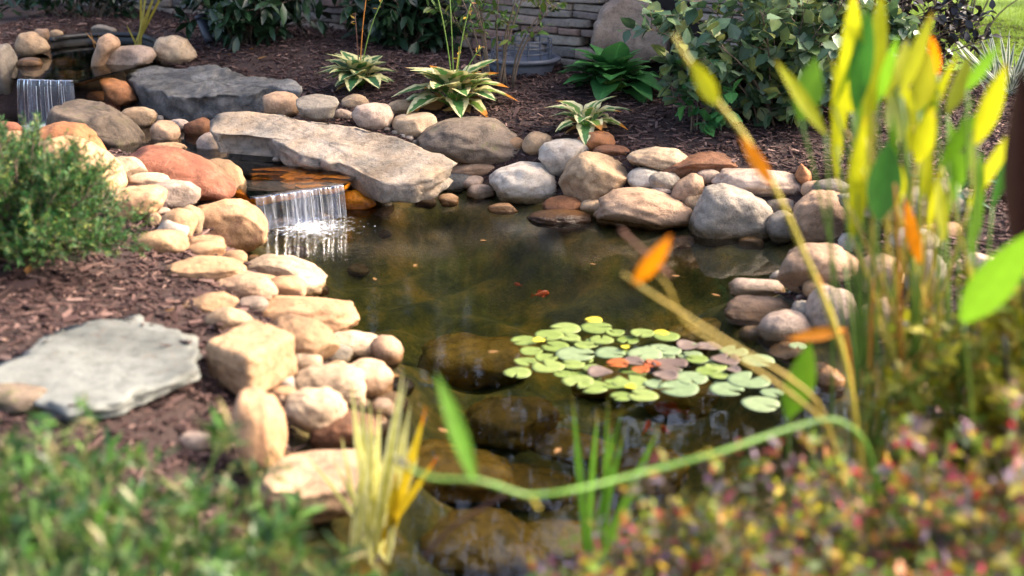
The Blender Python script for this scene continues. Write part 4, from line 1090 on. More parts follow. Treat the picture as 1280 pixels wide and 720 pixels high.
def shrub(name, base, rad, top, label, cat, mat, n_stems=18, per=26, L=.07, W=.035, prof='ovate', stem_mat='twig', spread=.55, twig=.14, upright=.25, curl=-.15, nseg=3, low=.25, group=None, flat=1.0, droop=.0, whorl=False, stem_r=.006, skirt=0):
    """stems fanning from the base, twigs along them, leaves on the twigs; rad = (rx, ry)"""
    base = np.asarray(base, float)
    root = empty(name, base, label, cat, group)
    sm = MB(); P, T, N = [], [], []
    hgt = top - base[2]
    for i in range(n_stems):
        th = 2 * math.pi * (i + rng.uniform(-.3, .3)) / n_stems * 2.618; rr = math.sqrt(rng.uniform(.02, 1))
        tipz = hgt * (1 - .55 * rr ** 2) * rng.uniform(.75, 1.05) * (rng.uniform(.18, 1) if rng.uniform() < skirt else 1)
        tip = base + np.array((rad[0] * rr * math.cos(th), rad[1] * rr * math.sin(th), tipz))
        midp = base + (tip - base) * np.array((.3, .3, .6)) + rng.normal(0, .03, 3) * hgt
        pts = bez(base + rng.normal(0, .02, 3) * np.array((1, 1, 0)) + np.array((rad[0] * .25 * rr * math.cos(th), rad[1] * .25 * rr * math.sin(th), -.02)), midp, tip, 10)
        sm.tube(pts, stem_r, stem_r * .3, 5)
        m_ = max(2, int(per * (.5 + rr * .7)))
        k = 0
        while k < m_:
            t = rng.uniform(low, 1) ** .8
            idx = t * 9; i0 = min(int(idx), 8); p = pts[i0] + (pts[i0 + 1] - pts[i0]) * (idx - i0)
            d = unit(rng.normal(size=3) * np.array((1, 1, .6)) + unit(pts[i0 + 1] - pts[i0]) * .6 + np.array((0, 0, upright)))
            tl = twig * rng.uniform(.4, 1.2); tp = p + d * tl
            if tl > .04: sm.tube(np.array([p, p + d * tl * .5 + rng.normal(0, .004, 3), tp]), stem_r * .35, stem_r * .15, 4, cap=False)
            g_ = rng.integers(4, 8)
            for q_ in range(g_):
                f = 1 - q_ / g_ * .75 if not whorl else 1
                lp = p + d * tl * f
                ld = unit(d * .5 + rand_perp(d) * (.9 if not whorl else 1.1) + np.array((0, 0, upright * .5 - droop)))
                P.append(lp); T.append(ld); N.append(unit(np.array((rng.normal(0, .45), rng.normal(0, .45), 1.0))))
            k += g_
    P, T, N = np.array(P), np.array(T), np.array(N)
    n = len(P)
    T[:, 2] *= flat
    s_ = rng.uniform(.6, 1.15, n)
    gzv = terrain(P[:, :2]); ok = P[:, 2] > gzv + .01
    V, F, UV = leaf_arrays(P[ok], T[ok], N[ok], L * s_[ok], W * s_[ok], prof, nseg, .2, rng.normal(curl, .12, ok.sum()))
    sm.build('stems', M[stem_mat], root)
    mesh_obj('foliage', V, F, LM[mat], root, UV)
    return root

def at_ground(px, py):
    p = on_ground(px, py); p[2] = gz(p[0], p[1]); return p

# shrubs along the back
shrub('rhododendron', at_ground(310, 52), (.55, .35), 1.25, 'dark glossy broadleaf shrub above the dark slate boulder', 'shrub', 'rhodo', 30, 60, .14, .055, 'lance', low=.12, skirt=.5, whorl=True, droop=.25, stem_r=.009)
shrub('rhododendron', at_ground(510, 62), (.42, .3), 1.2, 'dark glossy broadleaf shrub behind the left variegated hosta', 'shrub', 'rhodo', 24, 56, .14, .055, 'lance', low=.12, skirt=.5, whorl=True, droop=.25, stem_r=.009)
shrub('leafy_shrub', at_ground(100, 22), (.9, .22), 1.05, 'shrub made dense to darken the corner behind the upper pool', 'shrub', 'rhodo', 26, 34, .10, .04, 'ovate', low=.1, skirt=.4)  # sprigs thickened into a full shrub that shades the back left corner
shrub('leafy_shrub', at_ground(975, 150), (.8, .42), 1.25, 'large broad leaved shrub in the middle of the far bed', 'shrub', 'broad', 46, 66, .095, .072, 'ovate', low=.1, twig=.16, droop=.35, skirt=.35, stem_r=.008)
shrub('purple_shrub', at_ground(1080, 118), (.75, .35), 1.25, 'dark purple leaved shrub between the broad leaved shrub and the lawn', 'shrub', 'purple', 30, 70, .065, .04, 'ovate', low=.1, stem_r=.008)
shrub('purple_shrub', at_ground(1190, 62) + np.array((.3, .8, 0)), (.9, .3), 1.35, 'dark shrub branch mass hanging over the sunny lawn edge', 'shrub', 'purple', 16, 40, .06, .04, 'ovate', low=.5, stem_r=.008)
# twiggy shrub with several bare stems
shrub('twiggy_shrub', at_ground(618, 108), (.42, .22), 1.25, 'open twiggy shrub with bare grey stems in front of the wall', 'shrub', 'twiggy', 12, 26, .065, .028, 'lance', low=.35, stem_r=.009, twig=.12)
shrub('climbing_shrub', at_ground(868, 165), (.2, .12), .72, 'bright green heart leaved plant at the left foot of the broad leaved shrub', 'plant', 'hydr', 6, 12, .085, .075, 'ovate', low=.3, droop=.3)

def rosette(name, base, n, L, W, mat, label, cat, lift=(.5, 1.3), stalks=(), prof='ovate', curl=-.8, extra=None, nseg=8, pet=.6):
    base = np.asarray(base, float)
    root = empty(name, base, label, cat)
    P, T, N, Ls, cr = [], [], [], [], []
    sm = MB()
    for i in range(n):
        th = i * 2.39996 + rng.uniform(-.25, .25); f = (i + .5) / n
        el = lift[0] + (lift[1] - lift[0]) * (1 - f) + rng.normal(0, .1)
        d = np.array((math.cos(th) * math.cos(el), math.sin(th) * math.cos(el), math.sin(el)))
        l = L * rng.uniform(.75, 1.15)
        p1 = base + d * l * pet + np.array((0, 0, .02))
        sm.tube(np.array([base, base + d * l * pet * .5 + np.array((0, 0, .02)), p1]), .005, .004, 5)
        P.append(p1); T.append(d); N.append((-d[0] * .4, -d[1] * .4, 1)); Ls.append(l); cr.append(rng.normal(curl, .1))
    Ls = np.array(Ls)
    V, F, UV = leaf_arrays(P, T, np.array(N), Ls, W * Ls / L * rng.uniform(.85, 1.1, n), prof, nseg, .3, np.array(cr), wave=.12)
    mesh_obj('foliage', V, F, LM[mat], root, UV)
    sm.build('leaf_stalks', M['pale_stem'], root)
    for (dx, dy, hh, mt) in stalks:
        sb = MB()
        tip = base + np.array((dx, dy, hh))
        pts = bez(base, base + np.array((dx * .2, dy * .2, hh * .6)), tip, 10)
        sb.tube(pts, .004, .0028, 6)
        so = sb.build('flower_stalk', M[mt], root)
        db = MB()
        for q_ in range(5):
            pp = pts[-1] + (pts[-2] - pts[-1]) * q_ * .35
            d = unit(rng.normal(size=3) + np.array((0, 0, .4)))
            Vd, Fd, Ud = leaf_arrays([pp], [d], [rng.normal(size=3)], .035, .014, 'lance', 3)
            db.add(Vd, Fd, Ud)
        db.build('seed_pods', LM['dead'], so)
    if extra:
        en, emat = extra
        P, T, N = [], [], []
        for i in range(en):
            th = rng.uniform(0, 6.28); d = np.array((math.cos(th), math.sin(th), rng.uniform(-.05, .35)))
            P.append(base + d * L * .3 + np.array((0, 0, .03))); T.append(d); N.append((rng.normal(0, .5), rng.normal(0, .5), 1))
        V, F, UV = leaf_arrays(P, T, N, L * .7, W * .8, 'ovate', 5, .35, -.3)
        mesh_obj('withered_leaves', V, F, LM[emat], root, UV)
    return root
rosette('hosta', at_ground(450, 112), 40, .155, .125, 'hosta', 'variegated hosta with dark green cream edged leaves above the huge slab', 'hosta', stalks=[(-.02, .05, .45, 'brown_stem'), (.07, .05, .62, 'orange_stem'), (.16, .05, .55, 'green_stem')], extra=(4, 'dead'))
rosette('hosta', at_ground(568, 138), 42, .19, .15, 'hostay', 'largest hosta with broad cream margins and yellowing leaves', 'hosta', stalks=[(-.12, .04, .75, 'green_stem'), (-.03, .1, .8, 'green_stem'), (.03, .04, .34, 'yellow_stem'), (.1, .06, .6, 'green_stem'), (.16, .03, .36, 'green_stem')], extra=(6, 'dead'), lift=(.45, 1.3))
rosette('hosta', at_ground(733, 166), 18, .14, .10, 'hostay', 'smallest hosta with browning leaves in the open mulch', 'hosta', extra=(7, 'dead'), lift=(.25, 1.2))
rosette('hydrangea', at_ground(766, 116), 54, .19, .16, 'hydr', 'lush green broad leaved clump in front of the wall boulder', 'plant', lift=(.25, 1.35), curl=-.65, pet=.6)
rosette('hosta', at_ground(1180, 262), 9, .14, .07, 'rhodo', 'small dark green plant on the mulch behind the right slab', 'plant', lift=(.2, 1.0))

def blades(name, base, specs, mat, label, cat, W=.012, group=None, nseg=9, part='blade', sep=True, stem=None, jit=.03):
    """specs: list of (tip point, bend, material or None)"""
    base = np.asarray(base, float)
    root = empty(name, base, label, cat, group)
    for (tip, wd_, mt) in specs:
        b0 = base + np.array((rng.normal(0, jit), rng.normal(0, jit), 0))
        tip = np.asarray(tip, float)
        d = tip - b0; l = np.linalg.norm(d)
        N = unit(np.array((rng.normal(0, .5), -1, rng.normal(.2, .2))))
        V, F, UV = leaf_arrays([b0], [d], [N], l, wd_, 'blade', nseg, .15, rng.normal(0, .05))
        mesh_obj(part, V, F, LM[mt or mat], root, UV)
    return root
# yellow iris-like blades behind the grey oval cobble
bp = at_z(172, 56, .44); bp[2] = .42
blades('yellow_iris', bp, [(at_y(185, -40, bp[1] + .1), .018, None), (at_y(176, -35, bp[1]), .016, None), (at_y(203, -45, bp[1] + .05), .018, None), (at_y(214, -30, bp[1] + .1), .018, None), (at_y(198, -20, bp[1] + .12), .014, None), (at_y(158, 30, bp[1]), .012, None), (at_y(190, -60, bp[1] + .1), .016, None)], 'ystem', 'yellow green upright blades growing out of the upper pool', 'plant')
tb_ = at_z(122, 62, .44)
blades('dry_stalks', tb_, [(at_y(106, 40, tb_[1]), .012, None), (at_y(112, 36, tb_[1]), .01, None), (at_y(124, 42, tb_[1]), .008, None)], 'dead', 'few dry reddish stalks at the edge of the upper pool', 'plant')
# striped grass plant far right
wp = at_ground(1262, 118)
sp = []
for i in range(46):
    th = rng.uniform(0, 6.28); r_ = rng.uniform(.1, .42)
    sp.append((wp + np.array((r_ * math.cos(th), r_ * math.sin(th) * .7, rng.uniform(.12, .42))), .022, None))
blades('striped_grass', wp, sp, 'wgrass', 'white striped grassy plant in front of the lawn', 'plant', jit=.04)
# juniper, left
def juniper(base, label, rad, top, n_br=120):
    root = empty('juniper', base, label, 'shrub')
    sm = MB(); P, T, N, L = [], [], [], []
    for i in range(n_br):
        th = i * 2.4 + rng.uniform(-.2, .2); f = math.sqrt(rng.uniform(.03, 1))
        tip = base + np.array((rad[0] * f * math.cos(th), rad[1] * f * math.sin(th), (top - base[2]) * (1 - .75 * f ** 2.2) * rng.uniform(.75, 1.1)))
        tip[2] = max(tip[2], gz(tip[0], tip[1]) + .05)
        pts = bez(base + np.array((0, 0, 0)), base + (tip - base) * np.array((.45, .45, .45)) + np.array((0, 0, .05)), tip, 12)
        sm.tube(pts, .009, .002, 5)
        for _ in range(24):
            t = rng.uniform(.35, 1); ix = t * 11; i0 = min(int(ix), 10); p = pts[i0] + (pts[i0 + 1] - pts[i0]) * (ix - i0)
            d = unit(unit(pts[i0 + 1] - pts[i0]) + rng.normal(0, .65, 3) + np.array((0, 0, .45)))
            tl = rng.uniform(.05, .11)
            sm.tube(np.array([p, p + d * tl]), .0018, .0008, 3, cap=False)
            m_ = 26
            tt = np.linspace(.1, 1, m_)
            for x in tt:
                P.append(p + d * tl * x); T.append(unit(d * .8 + rand_perp(d) * .8)); N.append(rng.normal(size=3)); L.append(.02 * rng.uniform(.7, 1.2))
    V, F, UV = leaf_arrays(P, T, N, L, .0046, 'lance', 2, .1, 0)
    sm.build('branches', M['twig'], root)
    mesh_obj('foliage', V, F, LM['juniper'], root, UV)
juniper(at_ground(28, 335), 'feathery green juniper spreading beside the peach boulder', (.42, .3), .82)
# lawn
lx = np.concatenate([np.arange(2.2, 8, .25), np.geomspace(8, 60, 14)]); ly = np.concatenate([np.arange(8.3, 16, .25), np.geomspace(16, 90, 14)])
LX, LY = np.meshgrid(lx, ly, indexing='ij'); LP = np.stack([LX.ravel(), LY.ravel()], 1)
tag(mesh_obj('lawn', np.column_stack([LP, terrain(LP) + .012]), grid_faces(len(lx), len(ly)), plain_mat('lawn_ground', (92, 122, 26), (122, 146, 40), .9, 40, .5)), kind='structure')
ng = 30000
gp = np.stack([rng.uniform(2.2, 7, ng), 8.3 + rng.gamma(1.5, 2.2, ng)], 1)
gp = np.column_stack([gp, terrain(gp) + .01])
V, F, UV = leaf_arrays(gp, np.stack([rng.normal(0, .35, ng), rng.normal(0, .35, ng), np.ones(ng)], 1), np.stack([rng.normal(size=ng), rng.normal(size=ng), np.zeros(ng)], 1), rng.uniform(.04, .075, ng), .007, 'blade', 1, .1, 0)
tag(mesh_obj('grass', V, F, LM['lawn'], None, UV), 'sunny bright green lawn grass beyond the shrubs', 'grass', kind='stuff')

# ------------------------------------------------------------------ garden fittings
# grey basket half sunk in front of the wall
bc = at_ground(652, 92); bc = bc + np.array((0, .12, 0))
root = empty('plant_basket', bc, 'grey plastic mesh basket sunk in the mulch before the wall', 'basket')
def lathe(mb, c, prof, n=40, sx=1, sy=1):
    th = np.linspace(0, 2 * math.pi, n, endpoint=False)
    V = np.concatenate([np.column_stack([c[0] + r_ * sx * np.cos(th), c[1] + r_ * sy * np.sin(th), np.full(n, c[2] + z_)]) for r_, z_ in prof])
    mb.add(V, [[i * n + j, i * n + (j + 1) % n, (i + 1) * n + (j + 1) % n, (i + 1) * n + j] for i in range(len(prof) - 1) for j in range(n)])
mb = MB(); lathe(mb, bc, [(.19, -.02), (.225, .07), (.205, .07), (.17, -.02)]); mb.build('bowl', M['grey_plastic'], root)
mb = MB(); lathe(mb, bc, [(.222, .062), (.25, .066), (.252, .084), (.235, .092), (.212, .086), (.21, .07)]); mb.build('rim', M['grey_plastic'], root)
mb = MB()
for i in range(14):
    th = 2 * math.pi * i / 14
    mb.box(bc + np.array((.19 * math.cos(th), .19 * math.sin(th), .13)), (.004, .004, .07), th)
for z_ in (.12, .155, .195): mb.tube([bc + np.array((.19 * math.cos(t), .19 * math.sin(t), z_)) for t in np.linspace(0, 2 * math.pi, 33)], .004, .004, 5)
mb.build('mesh_cage', M['grey_plastic'], root, smooth=False)
# spotlight tube
sc_ = at_ground(264, 58)
root = empty('garden_spotlight', sc_, 'dark metal tube spotlight leaning under the broadleaf shrub', 'garden light')
d = unit(np.array((-.35, .25, .95))); mb = MB(); mb.tube([sc_ + d * x for x in (.03, .06, .2)], .03, .034, 16); mb.build('lamp_tube', M['gunmetal'], root)
mb = MB(); mb.tube([sc_ + d * .2, sc_ + d * .225], .040, .040, 16); mb.build('hood', M['gunmetal'], root)
mb = MB(); mb.tube([sc_ + np.array((0, 0, -.05)), sc_ + d * .035], .008, .008, 8); mb.build('stake', M['black_plastic'], root)
# fallen leaves on the mulch
for px, py, s_ in [(312, 66, .045), (322, 78, .05), (285, 73, .035), (903, 165, .05), (1150, 130, .03), (35, 350, .05), (210, 395, .05), (120, 282, .05)]:
    p = at_ground(px, py) + np.array((0, 0, .02))
    th = rng.uniform(0, 6.28)
    V, F, UV = leaf_arrays([p], [(math.cos(th), math.sin(th), .1)], [(rng.normal(0, .3), rng.normal(0, .3), 1)], s_ * 1.3, s_ * .6, 'ovate', 5, .4, .2)
    tag(mesh_obj('fallen_leaf', V, F, LM['dead'], None, UV, origin=p), 'dry tan fallen leaf lying on the mulch', 'leaf', 'fallen leaves on the mulch')

# ------------------------------------------------------------------ lily pads
def pad_mat(name, c1, c2, spec=.35):
    m, t, b, out = new_mat(name)
    tc = N_(t, 'ShaderNodeTexCoord'); oi = N_(t, 'ShaderNodeObjectInfo')
    n = N_(t, 'ShaderNodeTexNoise', Scale=30.0, Detail=5.0); t.links.new(tc.outputs['Object'], n.inputs['Vector'])
    uvn = N_(t, 'ShaderNodeUVMap'); wv = N_(t, 'ShaderNodeTexWave', Scale=5.0, Distortion=.5); t.links.new(uvn.outputs[0], wv.inputs['Vector'])
    a = mixc(t, lin(c1), lin(c2), oi.outputs['Random'])
    a = mixc(t, a, ramp(t, n.outputs['Fac'], [(.3, white(.78)), (.7, white(1.15))]).outputs[0], 1.0, 'MULTIPLY')
    a = mixc(t, a, ramp(t, wv.outputs['Fac'], [(0, white(1)), (.75, white(1)), (1, white(1.12))]).outputs[0], 1.0, 'MULTIPLY')
    t.links.new(a, b.inputs['Base Color']); b.inputs['Roughness'].default_value = .5; b.inputs['Specular IOR Level'].default_value = spec
    return m
PM = {'g': pad_mat('green_lily_pad', (100, 118, 56), (118, 132, 74)), 'b': pad_mat('bluish_lily_pad', (104, 122, 88), (122, 136, 100)), 'p': pad_mat('purplish_lily_pad', (92, 76, 70), (112, 98, 90)),
      'y': pad_mat('yellow_lily_pad', (176, 168, 52), (186, 176, 60)), 'o': pad_mat('rusty_lily_pad', (176, 110, 40), (130, 60, 34))}
PL = {'g': 'light green round lily pad in the floating cluster', 'b': 'dusty blue green lily pad in the floating cluster', 'p': 'purplish brown lily pad in the floating cluster',
      'y': 'small yellow lily pad in the floating cluster', 'o': 'rusty decaying lily pad in the middle of the cluster'}
pads = [(175,155,105,'g'),(340,105,125,'g'),(455,72,70,'y'),(465,103,125,'g'),(540,125,75,'g'),(275,135,115,'g'),(360,145,80,'g'),(485,152,98,'g'),(650,128,95,'g'),(725,125,60,'y'),(745,140,105,'g'),(755,198,98,'b'),(835,180,100,'p'),(895,185,70,'p'),(1015,200,115,'b'),(1110,238,135,'b'),(205,203,90,'g'),(300,185,110,'g'),(415,180,80,'g'),(380,215,155,'b'),(520,212,120,'b'),(660,215,140,'b'),(180,247,85,'g'),(265,232,90,'g'),(270,268,130,'g'),(370,258,95,'g'),(450,272,80,'g'),(150,290,110,'g'),(330,298,70,'g'),(390,328,125,'g'),(450,350,125,'g'),(535,342,90,'g'),(600,330,150,'g'),(700,340,90,'b'),(795,358,160,'b'),(845,318,130,'b'),(865,240,90,'g'),(940,272,90,'g'),(905,290,90,'g'),(955,305,80,'g'),(980,245,115,'p'),(760,265,140,'p'),(480,300,100,'p'),(610,255,90,'p'),(740,310,100,'p'),(985,365,135,'b'),(1075,330,170,'b'),(1165,378,90,'b'),(1120,425,150,'b'),(565,395,90,'g'),(650,393,120,'g'),(1010,292,60,'p'),(1270,190,70,'b'),(690,270,70,'o'),(550,265,90,'o'),(640,290,70,'o'),(1270,300,60,'b'),(235,170,50,'y'),(600,360,45,'y'),(580,198,35,'y')]
for _ in range(34):
    th_, q_ = rng.uniform(0, 6.28), math.sqrt(rng.uniform(0, 1))
    zx_, zy_ = 640 + 470 * q_ * math.cos(th_), 232 + 118 * q_ * math.sin(th_) + 60 * (.5 * q_ * math.cos(th_))
    pads.insert(0, (zx_, zy_, rng.uniform(62, 95), ('g' if zx_ < 620 else rng.choice(['b', 'b', 'g', 'p']))))
for i, (zx, zy, ww, k) in enumerate(pads):
    px, py = 600 + zx * .3125, 380 + zy * .3125
    p = at_z(px, py, .006)
    D = (p - CO) @ FW
    r_ = ww * .3125 / 2 * D / FPX * 1.02
    p[2] = .004 + i * .0003
    n, rings = 40, 5
    rot = rng.uniform(0, 6.28); gap = rng.uniform(.12, .3)
    tl = rng.normal(0, .007, 2)
    cup = rng.uniform(-.001, .003) if k not in 'po' else rng.uniform(.0, .009)
    V, UV = [(0, 0, 0)], [(.5, .5)]
    for j in range(1, rings + 1):
        q_ = j / rings
        for m_ in range(n):
            f = m_ / (n - 1); th = rot + gap * q_ ** .3 + f * (2 * math.pi - 2 * gap * q_ ** .3)
            rr_ = r_ * q_ * (1 + .03 * math.sin(3 * th + i) * q_)
            V.append((rr_ * math.cos(th), rr_ * math.sin(th), cup * q_ ** 3 * (1 + .8 * math.sin(2 * th + i * 1.7)) + tl[0] * rr_ * math.cos(th) + tl[1] * rr_ * math.sin(th)))
            UV.append((f * 4, q_))
    V = np.array(V) + p + np.array((0, 0, .6 * r_ * np.abs(tl).sum()))
    F = [[0, 1 + m_, 2 + m_] for m_ in range(n - 1)] + [[1 + (j - 1) * n + m_, 1 + j * n + m_, 1 + j * n + m_ + 1, 1 + (j - 1) * n + m_ + 1] for j in range(1, rings) for m_ in range(n - 1)]
    o = mesh_obj('lily_pad', V, F, PM[k], None, np.array(UV), origin=p)
    sm_ = o.modifiers.new('thickness', 'SOLIDIFY'); sm_.thickness = .0015; sm_.offset = -1
    tag(o, PL[k], 'lily pad', {'g': 'light green lily pads', 'b': 'dusty blue green lily pads', 'p': 'purplish lily pads', 'y': 'yellow lily pads', 'o': 'rusty lily pads'}[k])

for px, py, s_ in [(520, 330, .03), (600, 300, .025), (470, 350, .025), (610, 440, .03), (700, 560, .03), (560, 540, .03), (850, 345, .028), (900, 370, .03), (500, 470, .03), (745, 330, .022)]:
    p = at_z(px, py, .003); th = rng.uniform(0, 6.28)
    V, F, UV = leaf_arrays([p], [(math.cos(th), math.sin(th), 0)], [(rng.normal(0, .08), rng.normal(0, .08), 1)], s_ * 1.4, s_ * .6, 'ovate', 5, .1, .03)
    V[:, 2] = np.maximum(V[:, 2], .001)
    tag(mesh_obj('floating_leaf', V, F, LM['dead'], None, UV, origin=p), 'small dry leaf floating on the open pond water', 'leaf', 'dry leaves floating on the pond')

# ------------------------------------------------------------------ goldfish
FISH = plain_mat('goldfish_skin', (190, 66, 26), (210, 100, 44), .35, 30, .1)
FINM = leaf_mat('goldfish_fin', [(220, 96, 40)], .4, .4)
def fish(px, py, yaw, L, label):
    p = at_z(px, py, -.10)
    root = empty('goldfish', p, label, 'fish')
    cs, sn = math.cos(yaw), math.sin(yaw)
    def tr(Q):
        Q = np.asarray(Q, float) * L
        return np.column_stack([p[0] + Q[:, 0] * cs - Q[:, 1] * sn, p[1] + Q[:, 0] * sn + Q[:, 1] * cs, p[2] + Q[:, 2]])
    ts = np.linspace(0, 1, 16); n = 14
    th = np.linspace(0, 6.283, n, endpoint=False)
    rr = .17 * np.sin(math.pi * ts ** .7) ** .8 * (1 - .25 * ts) + .015
    V = np.concatenate([np.column_stack([np.full(n, .5 - t * .8), .55 * r_ * np.cos(th) + .03 * math.sin(t * 4), r_ * np.sin(th)]) for t, r_ in zip(ts, rr)])
    F = [[i * n + j, i * n + (j + 1) % n, (i + 1) * n + (j + 1) % n, (i + 1) * n + j] for i in range(15) for j in range(n)] + [list(range(n))[::-1], [15 * n + j for j in range(n)]]
    mesh_obj('body', tr(V), F, FISH, root)
    def fin(name, pts): mesh_obj(name, tr(pts), [[0, 1, 2], [0, 2, 3]], FINM, root, np.zeros((4, 2)))
    fin('tail', [(-.27, -.02, 0), (-.52, -.05, .15), (-.42, 0, 0), (-.52, .03, -.14)])
    fin('dorsal_fin', [(.15, 0, .15), (.0, .01, .25), (-.14, 0, .2), (-.15, 0, .1)])
    for sg in (-1, 1): fin('side_fin', [(.2, sg * .08, -.05), (.1, sg * .2, -.1), (.02, sg * .2, -.09), (.1, sg * .08, -.06)])
fish(840, 512, 2.6, .13, 'orange goldfish in the dark water just below the lily pads')
fish(808, 535, 1.2, .1, 'orange goldfish swimming in front of the lily pads behind the reeds')
fish(832, 538, 1.9, .07, 'small orange goldfish close beside the larger one under the pads')
fish(675, 368, .4, .09, 'orange goldfish in the middle of the open water')
fish(648, 356, 2.4, .05, 'tiny orange goldfish left of the mid water goldfish')

# ------------------------------------------------------------------ plants standing near the camera
# yellow striped sweet flag
fb_ = at_z(470, 694, .02)
tips = [(505, 465, .016, None, 0), (452, 492, .016, None, .05), (463, 500, .014, None, .1), (440, 478, .013, None, .1), (500, 520, .014, None, .0), (533, 508, .015, 'flago', -.05), (548, 565, .014, 'flago', -.1), (520, 545, .014, None, .0), (427, 545, .010, None, 0), (405, 600, .010, None, .05), (416, 575, .010, None, 0), (486, 555, .015, None, .05), (476, 530, .012, None, .1), (512, 505, .012, None, .08), (458, 560, .015, None, -.05), (495, 590, .016, 'flago', -.05), (530, 590, .012, None, 0), (448, 540, .012, None, 0), (388, 560, .008, None, .1), (508, 470, .01, None, .05), (470, 512, .014, None, .03), (444, 505, .014, None, .08), (492, 545, .013, None, .02), (464, 545, .013, None, .0), (520, 575, .014, None, -.02)]
blades('sweet_flag', fb_, [(at_y(x, y, fb_[1] + dy), w_ * 1.6, m_) for x, y, w_, m_, dy in tips], 'flag', 'clump of yellow striped blades standing at the left water edge', 'plant', jit=.022)
rb = at_z(738, 735, .0)
tips = [(718, 496, .014, 0), (742, 515, .013, .05), (770, 520, .015, .0), (782, 530, .013, .05), (748, 480, .006, .05), (826, 528, .017, -.05), (776, 498, .006, .1), (800, 590, .014, 0), (760, 560, .012, 0)]
blades('green_reed', rb, [(at_y(x, y, rb[1] + dy), w_ * 1.35, None) for x, y, w_, dy in tips], 'reed', 'clump of slim green reed blades rising from the near water', 'plant', jit=.018)

def big_leaf(plant, base_px, tip_px, wpx, Y, dY, mat, root_pt, stem='green_stem', sr=.0037, twist=0, ctrl=None, curl=0, petiole=True):
    b0, t0 = at_y(*base_px, Y), at_y(*tip_px, Y + dY)
    D = (b0 - CO) @ FW
    l = np.linalg.norm(t0 - b0)
    N = unit(np.array((twist, -1, .3)))
    V, F, UV = leaf_arrays([b0], [t0 - b0], [N], l, wpx * .95 * D / FPX, 'paddle', 14, .25, curl)
    lo = mesh_obj('leaf', V, F, LM[mat], plant, UV)
    if petiole:
        r0 = np.asarray(root_pt) + np.array((rng.normal(0, .05), rng.normal(0, .05), 0))
        c = ctrl if ctrl is not None else r0 + (b0 - r0) * np.array((.25, .3, .55))
        mb = MB(); mb.tube(bez(r0, c, b0, 16), sr * 1.25, sr * .8, 8); mb.build('stalk', M[stem], lo)
    return lo
Y0 = 2.75
rts = [np.append(at_y(px, 650, Y0)[:2], .02) for px in (1085, 1135, 1190, 1235)]
for r_ in rts: r_[1] = Y0 + rng.uniform(-.05, .1)
pl = [empty('pickerelweed', rts[0], 'tall water plant of upright yellow and dark green leaves, leftmost of the tall cluster', 'water plant'),
      empty('pickerelweed', rts[1], 'middle water plant with orange tinged yellow leaves in the tall cluster', 'water plant'),
      empty('pickerelweed', rts[2], 'right water plant of the cluster with the large bright green low leaf', 'water plant')]
for l_ in [
    (0, (1069, 138), (1088, 12), 30, .0, 'pd'), (0, (1064, 140), (1068, -14), 30, .06, 'py'), (0, (1092, 140), (1094, -24), 30, .05, 'py'), (0, (1046, 182), (1056, 48), 22, .1, 'py'),  # deep green leaf: its shaded side is put into the colour
    (0, (1032, 168), (968, 74), 20, -.05, 'py'), (0, (1001, 150), (1020, 72), 38, .02, 'pg'), (1, (1126, 120), (1166, 13), 20, -.03, 'py'), (1, (1121, 108), (1135, 48), 20, .05, 'py'),
    (1, (1110, 132), (1114, 70), 17, .1, 'py'), (1, (1148, 138), (1164, 66), 30, .06, 'po'), (1, (1172, 92), (1164, 46), 14, .1, 'pox'), (0, (1122, 176), (1112, 112), 42, .02, 'po'),
    (1, (1146, 204), (1165, 134), 28, .03, 'py'), (2, (1184, 142), (1211, 68), 34, .08, 'po'), (2, (1208, 112), (1247, 58), 18, -.03, 'pg'), (2, (1220, 180), (1258, 80), 28, -.08, 'py'),
    (2, (1176, 206), (1220, 138), 26, .0, 'pg'), (0, (1098, 275), (1108, 176), 50, -.05, 'pd'), (2, (1214, 320), (1222, 186), 30, -.02, 'pg'), (1, (1136, 190), (1128, 96), 24, .1, 'py'),
    (0, (1078, 210), (1086, 120), 26, .12, 'po'), (1, (1160, 250), (1152, 160), 24, .08, 'py'), (2, (1240, 260), (1262, 170), 26, .12, 'pd'), (1, (1118, 262), (1124, 200), 22, .05, 'py'), (2, (1196, 230), (1186, 150), 20, .14, 'pg'),
    (1, (1150, 330), (1130, 250), 18, -.06, 'pox'), (2, (1180, 300), (1172, 215), 20, .03, 'py')]:
    k, b_, t_, w_, dy, m_ = l_
    big_leaf(pl[k], b_, t_, w_, Y0 + dy, rng.uniform(-.08, .05), m_, rts[k], stem=random.choice(['green_stem', 'green_stem', 'green_stem', 'yellow_stem']), twist=rng.normal(0, .35), curl=rng.normal(0, .06))
big_leaf(pl[2], (1203, 402), (1295, 286), 52, 2.35, -.1, 'pg', rts[2] + np.array((0, -.2, 0)), twist=-.3)
big_leaf(pl[0], (985, 522), (1012, 428), 42, 2.45, -.02, 'pg', rts[0] + np.array((-.1, -.15, 0)), twist=.2)
big_leaf(pl[0], (1056, 412), (982, 424), 17, 2.55, -.04, 'pox', rts[0], 'orange_stem', twist=.1)
for i in range(22):
    k = i % 3
    px, py = rng.uniform(1040, 1225), rng.uniform(120, 300)
    ln_ = rng.uniform(80, 130); lean_ = rng.normal(.15, .25)
    big_leaf(pl[k], (px, py), (px + ln_ * lean_, py - ln_), rng.uniform(12, 20), Y0 + rng.uniform(-.05, .25), rng.uniform(-.08, .05), random.choice(['py', 'pg', 'pg', 'po', 'py']), rts[k], stem=random.choice(['green_stem', 'yellow_stem', 'olive_stem']), twist=rng.normal(0, .6), curl=rng.normal(0, .08))
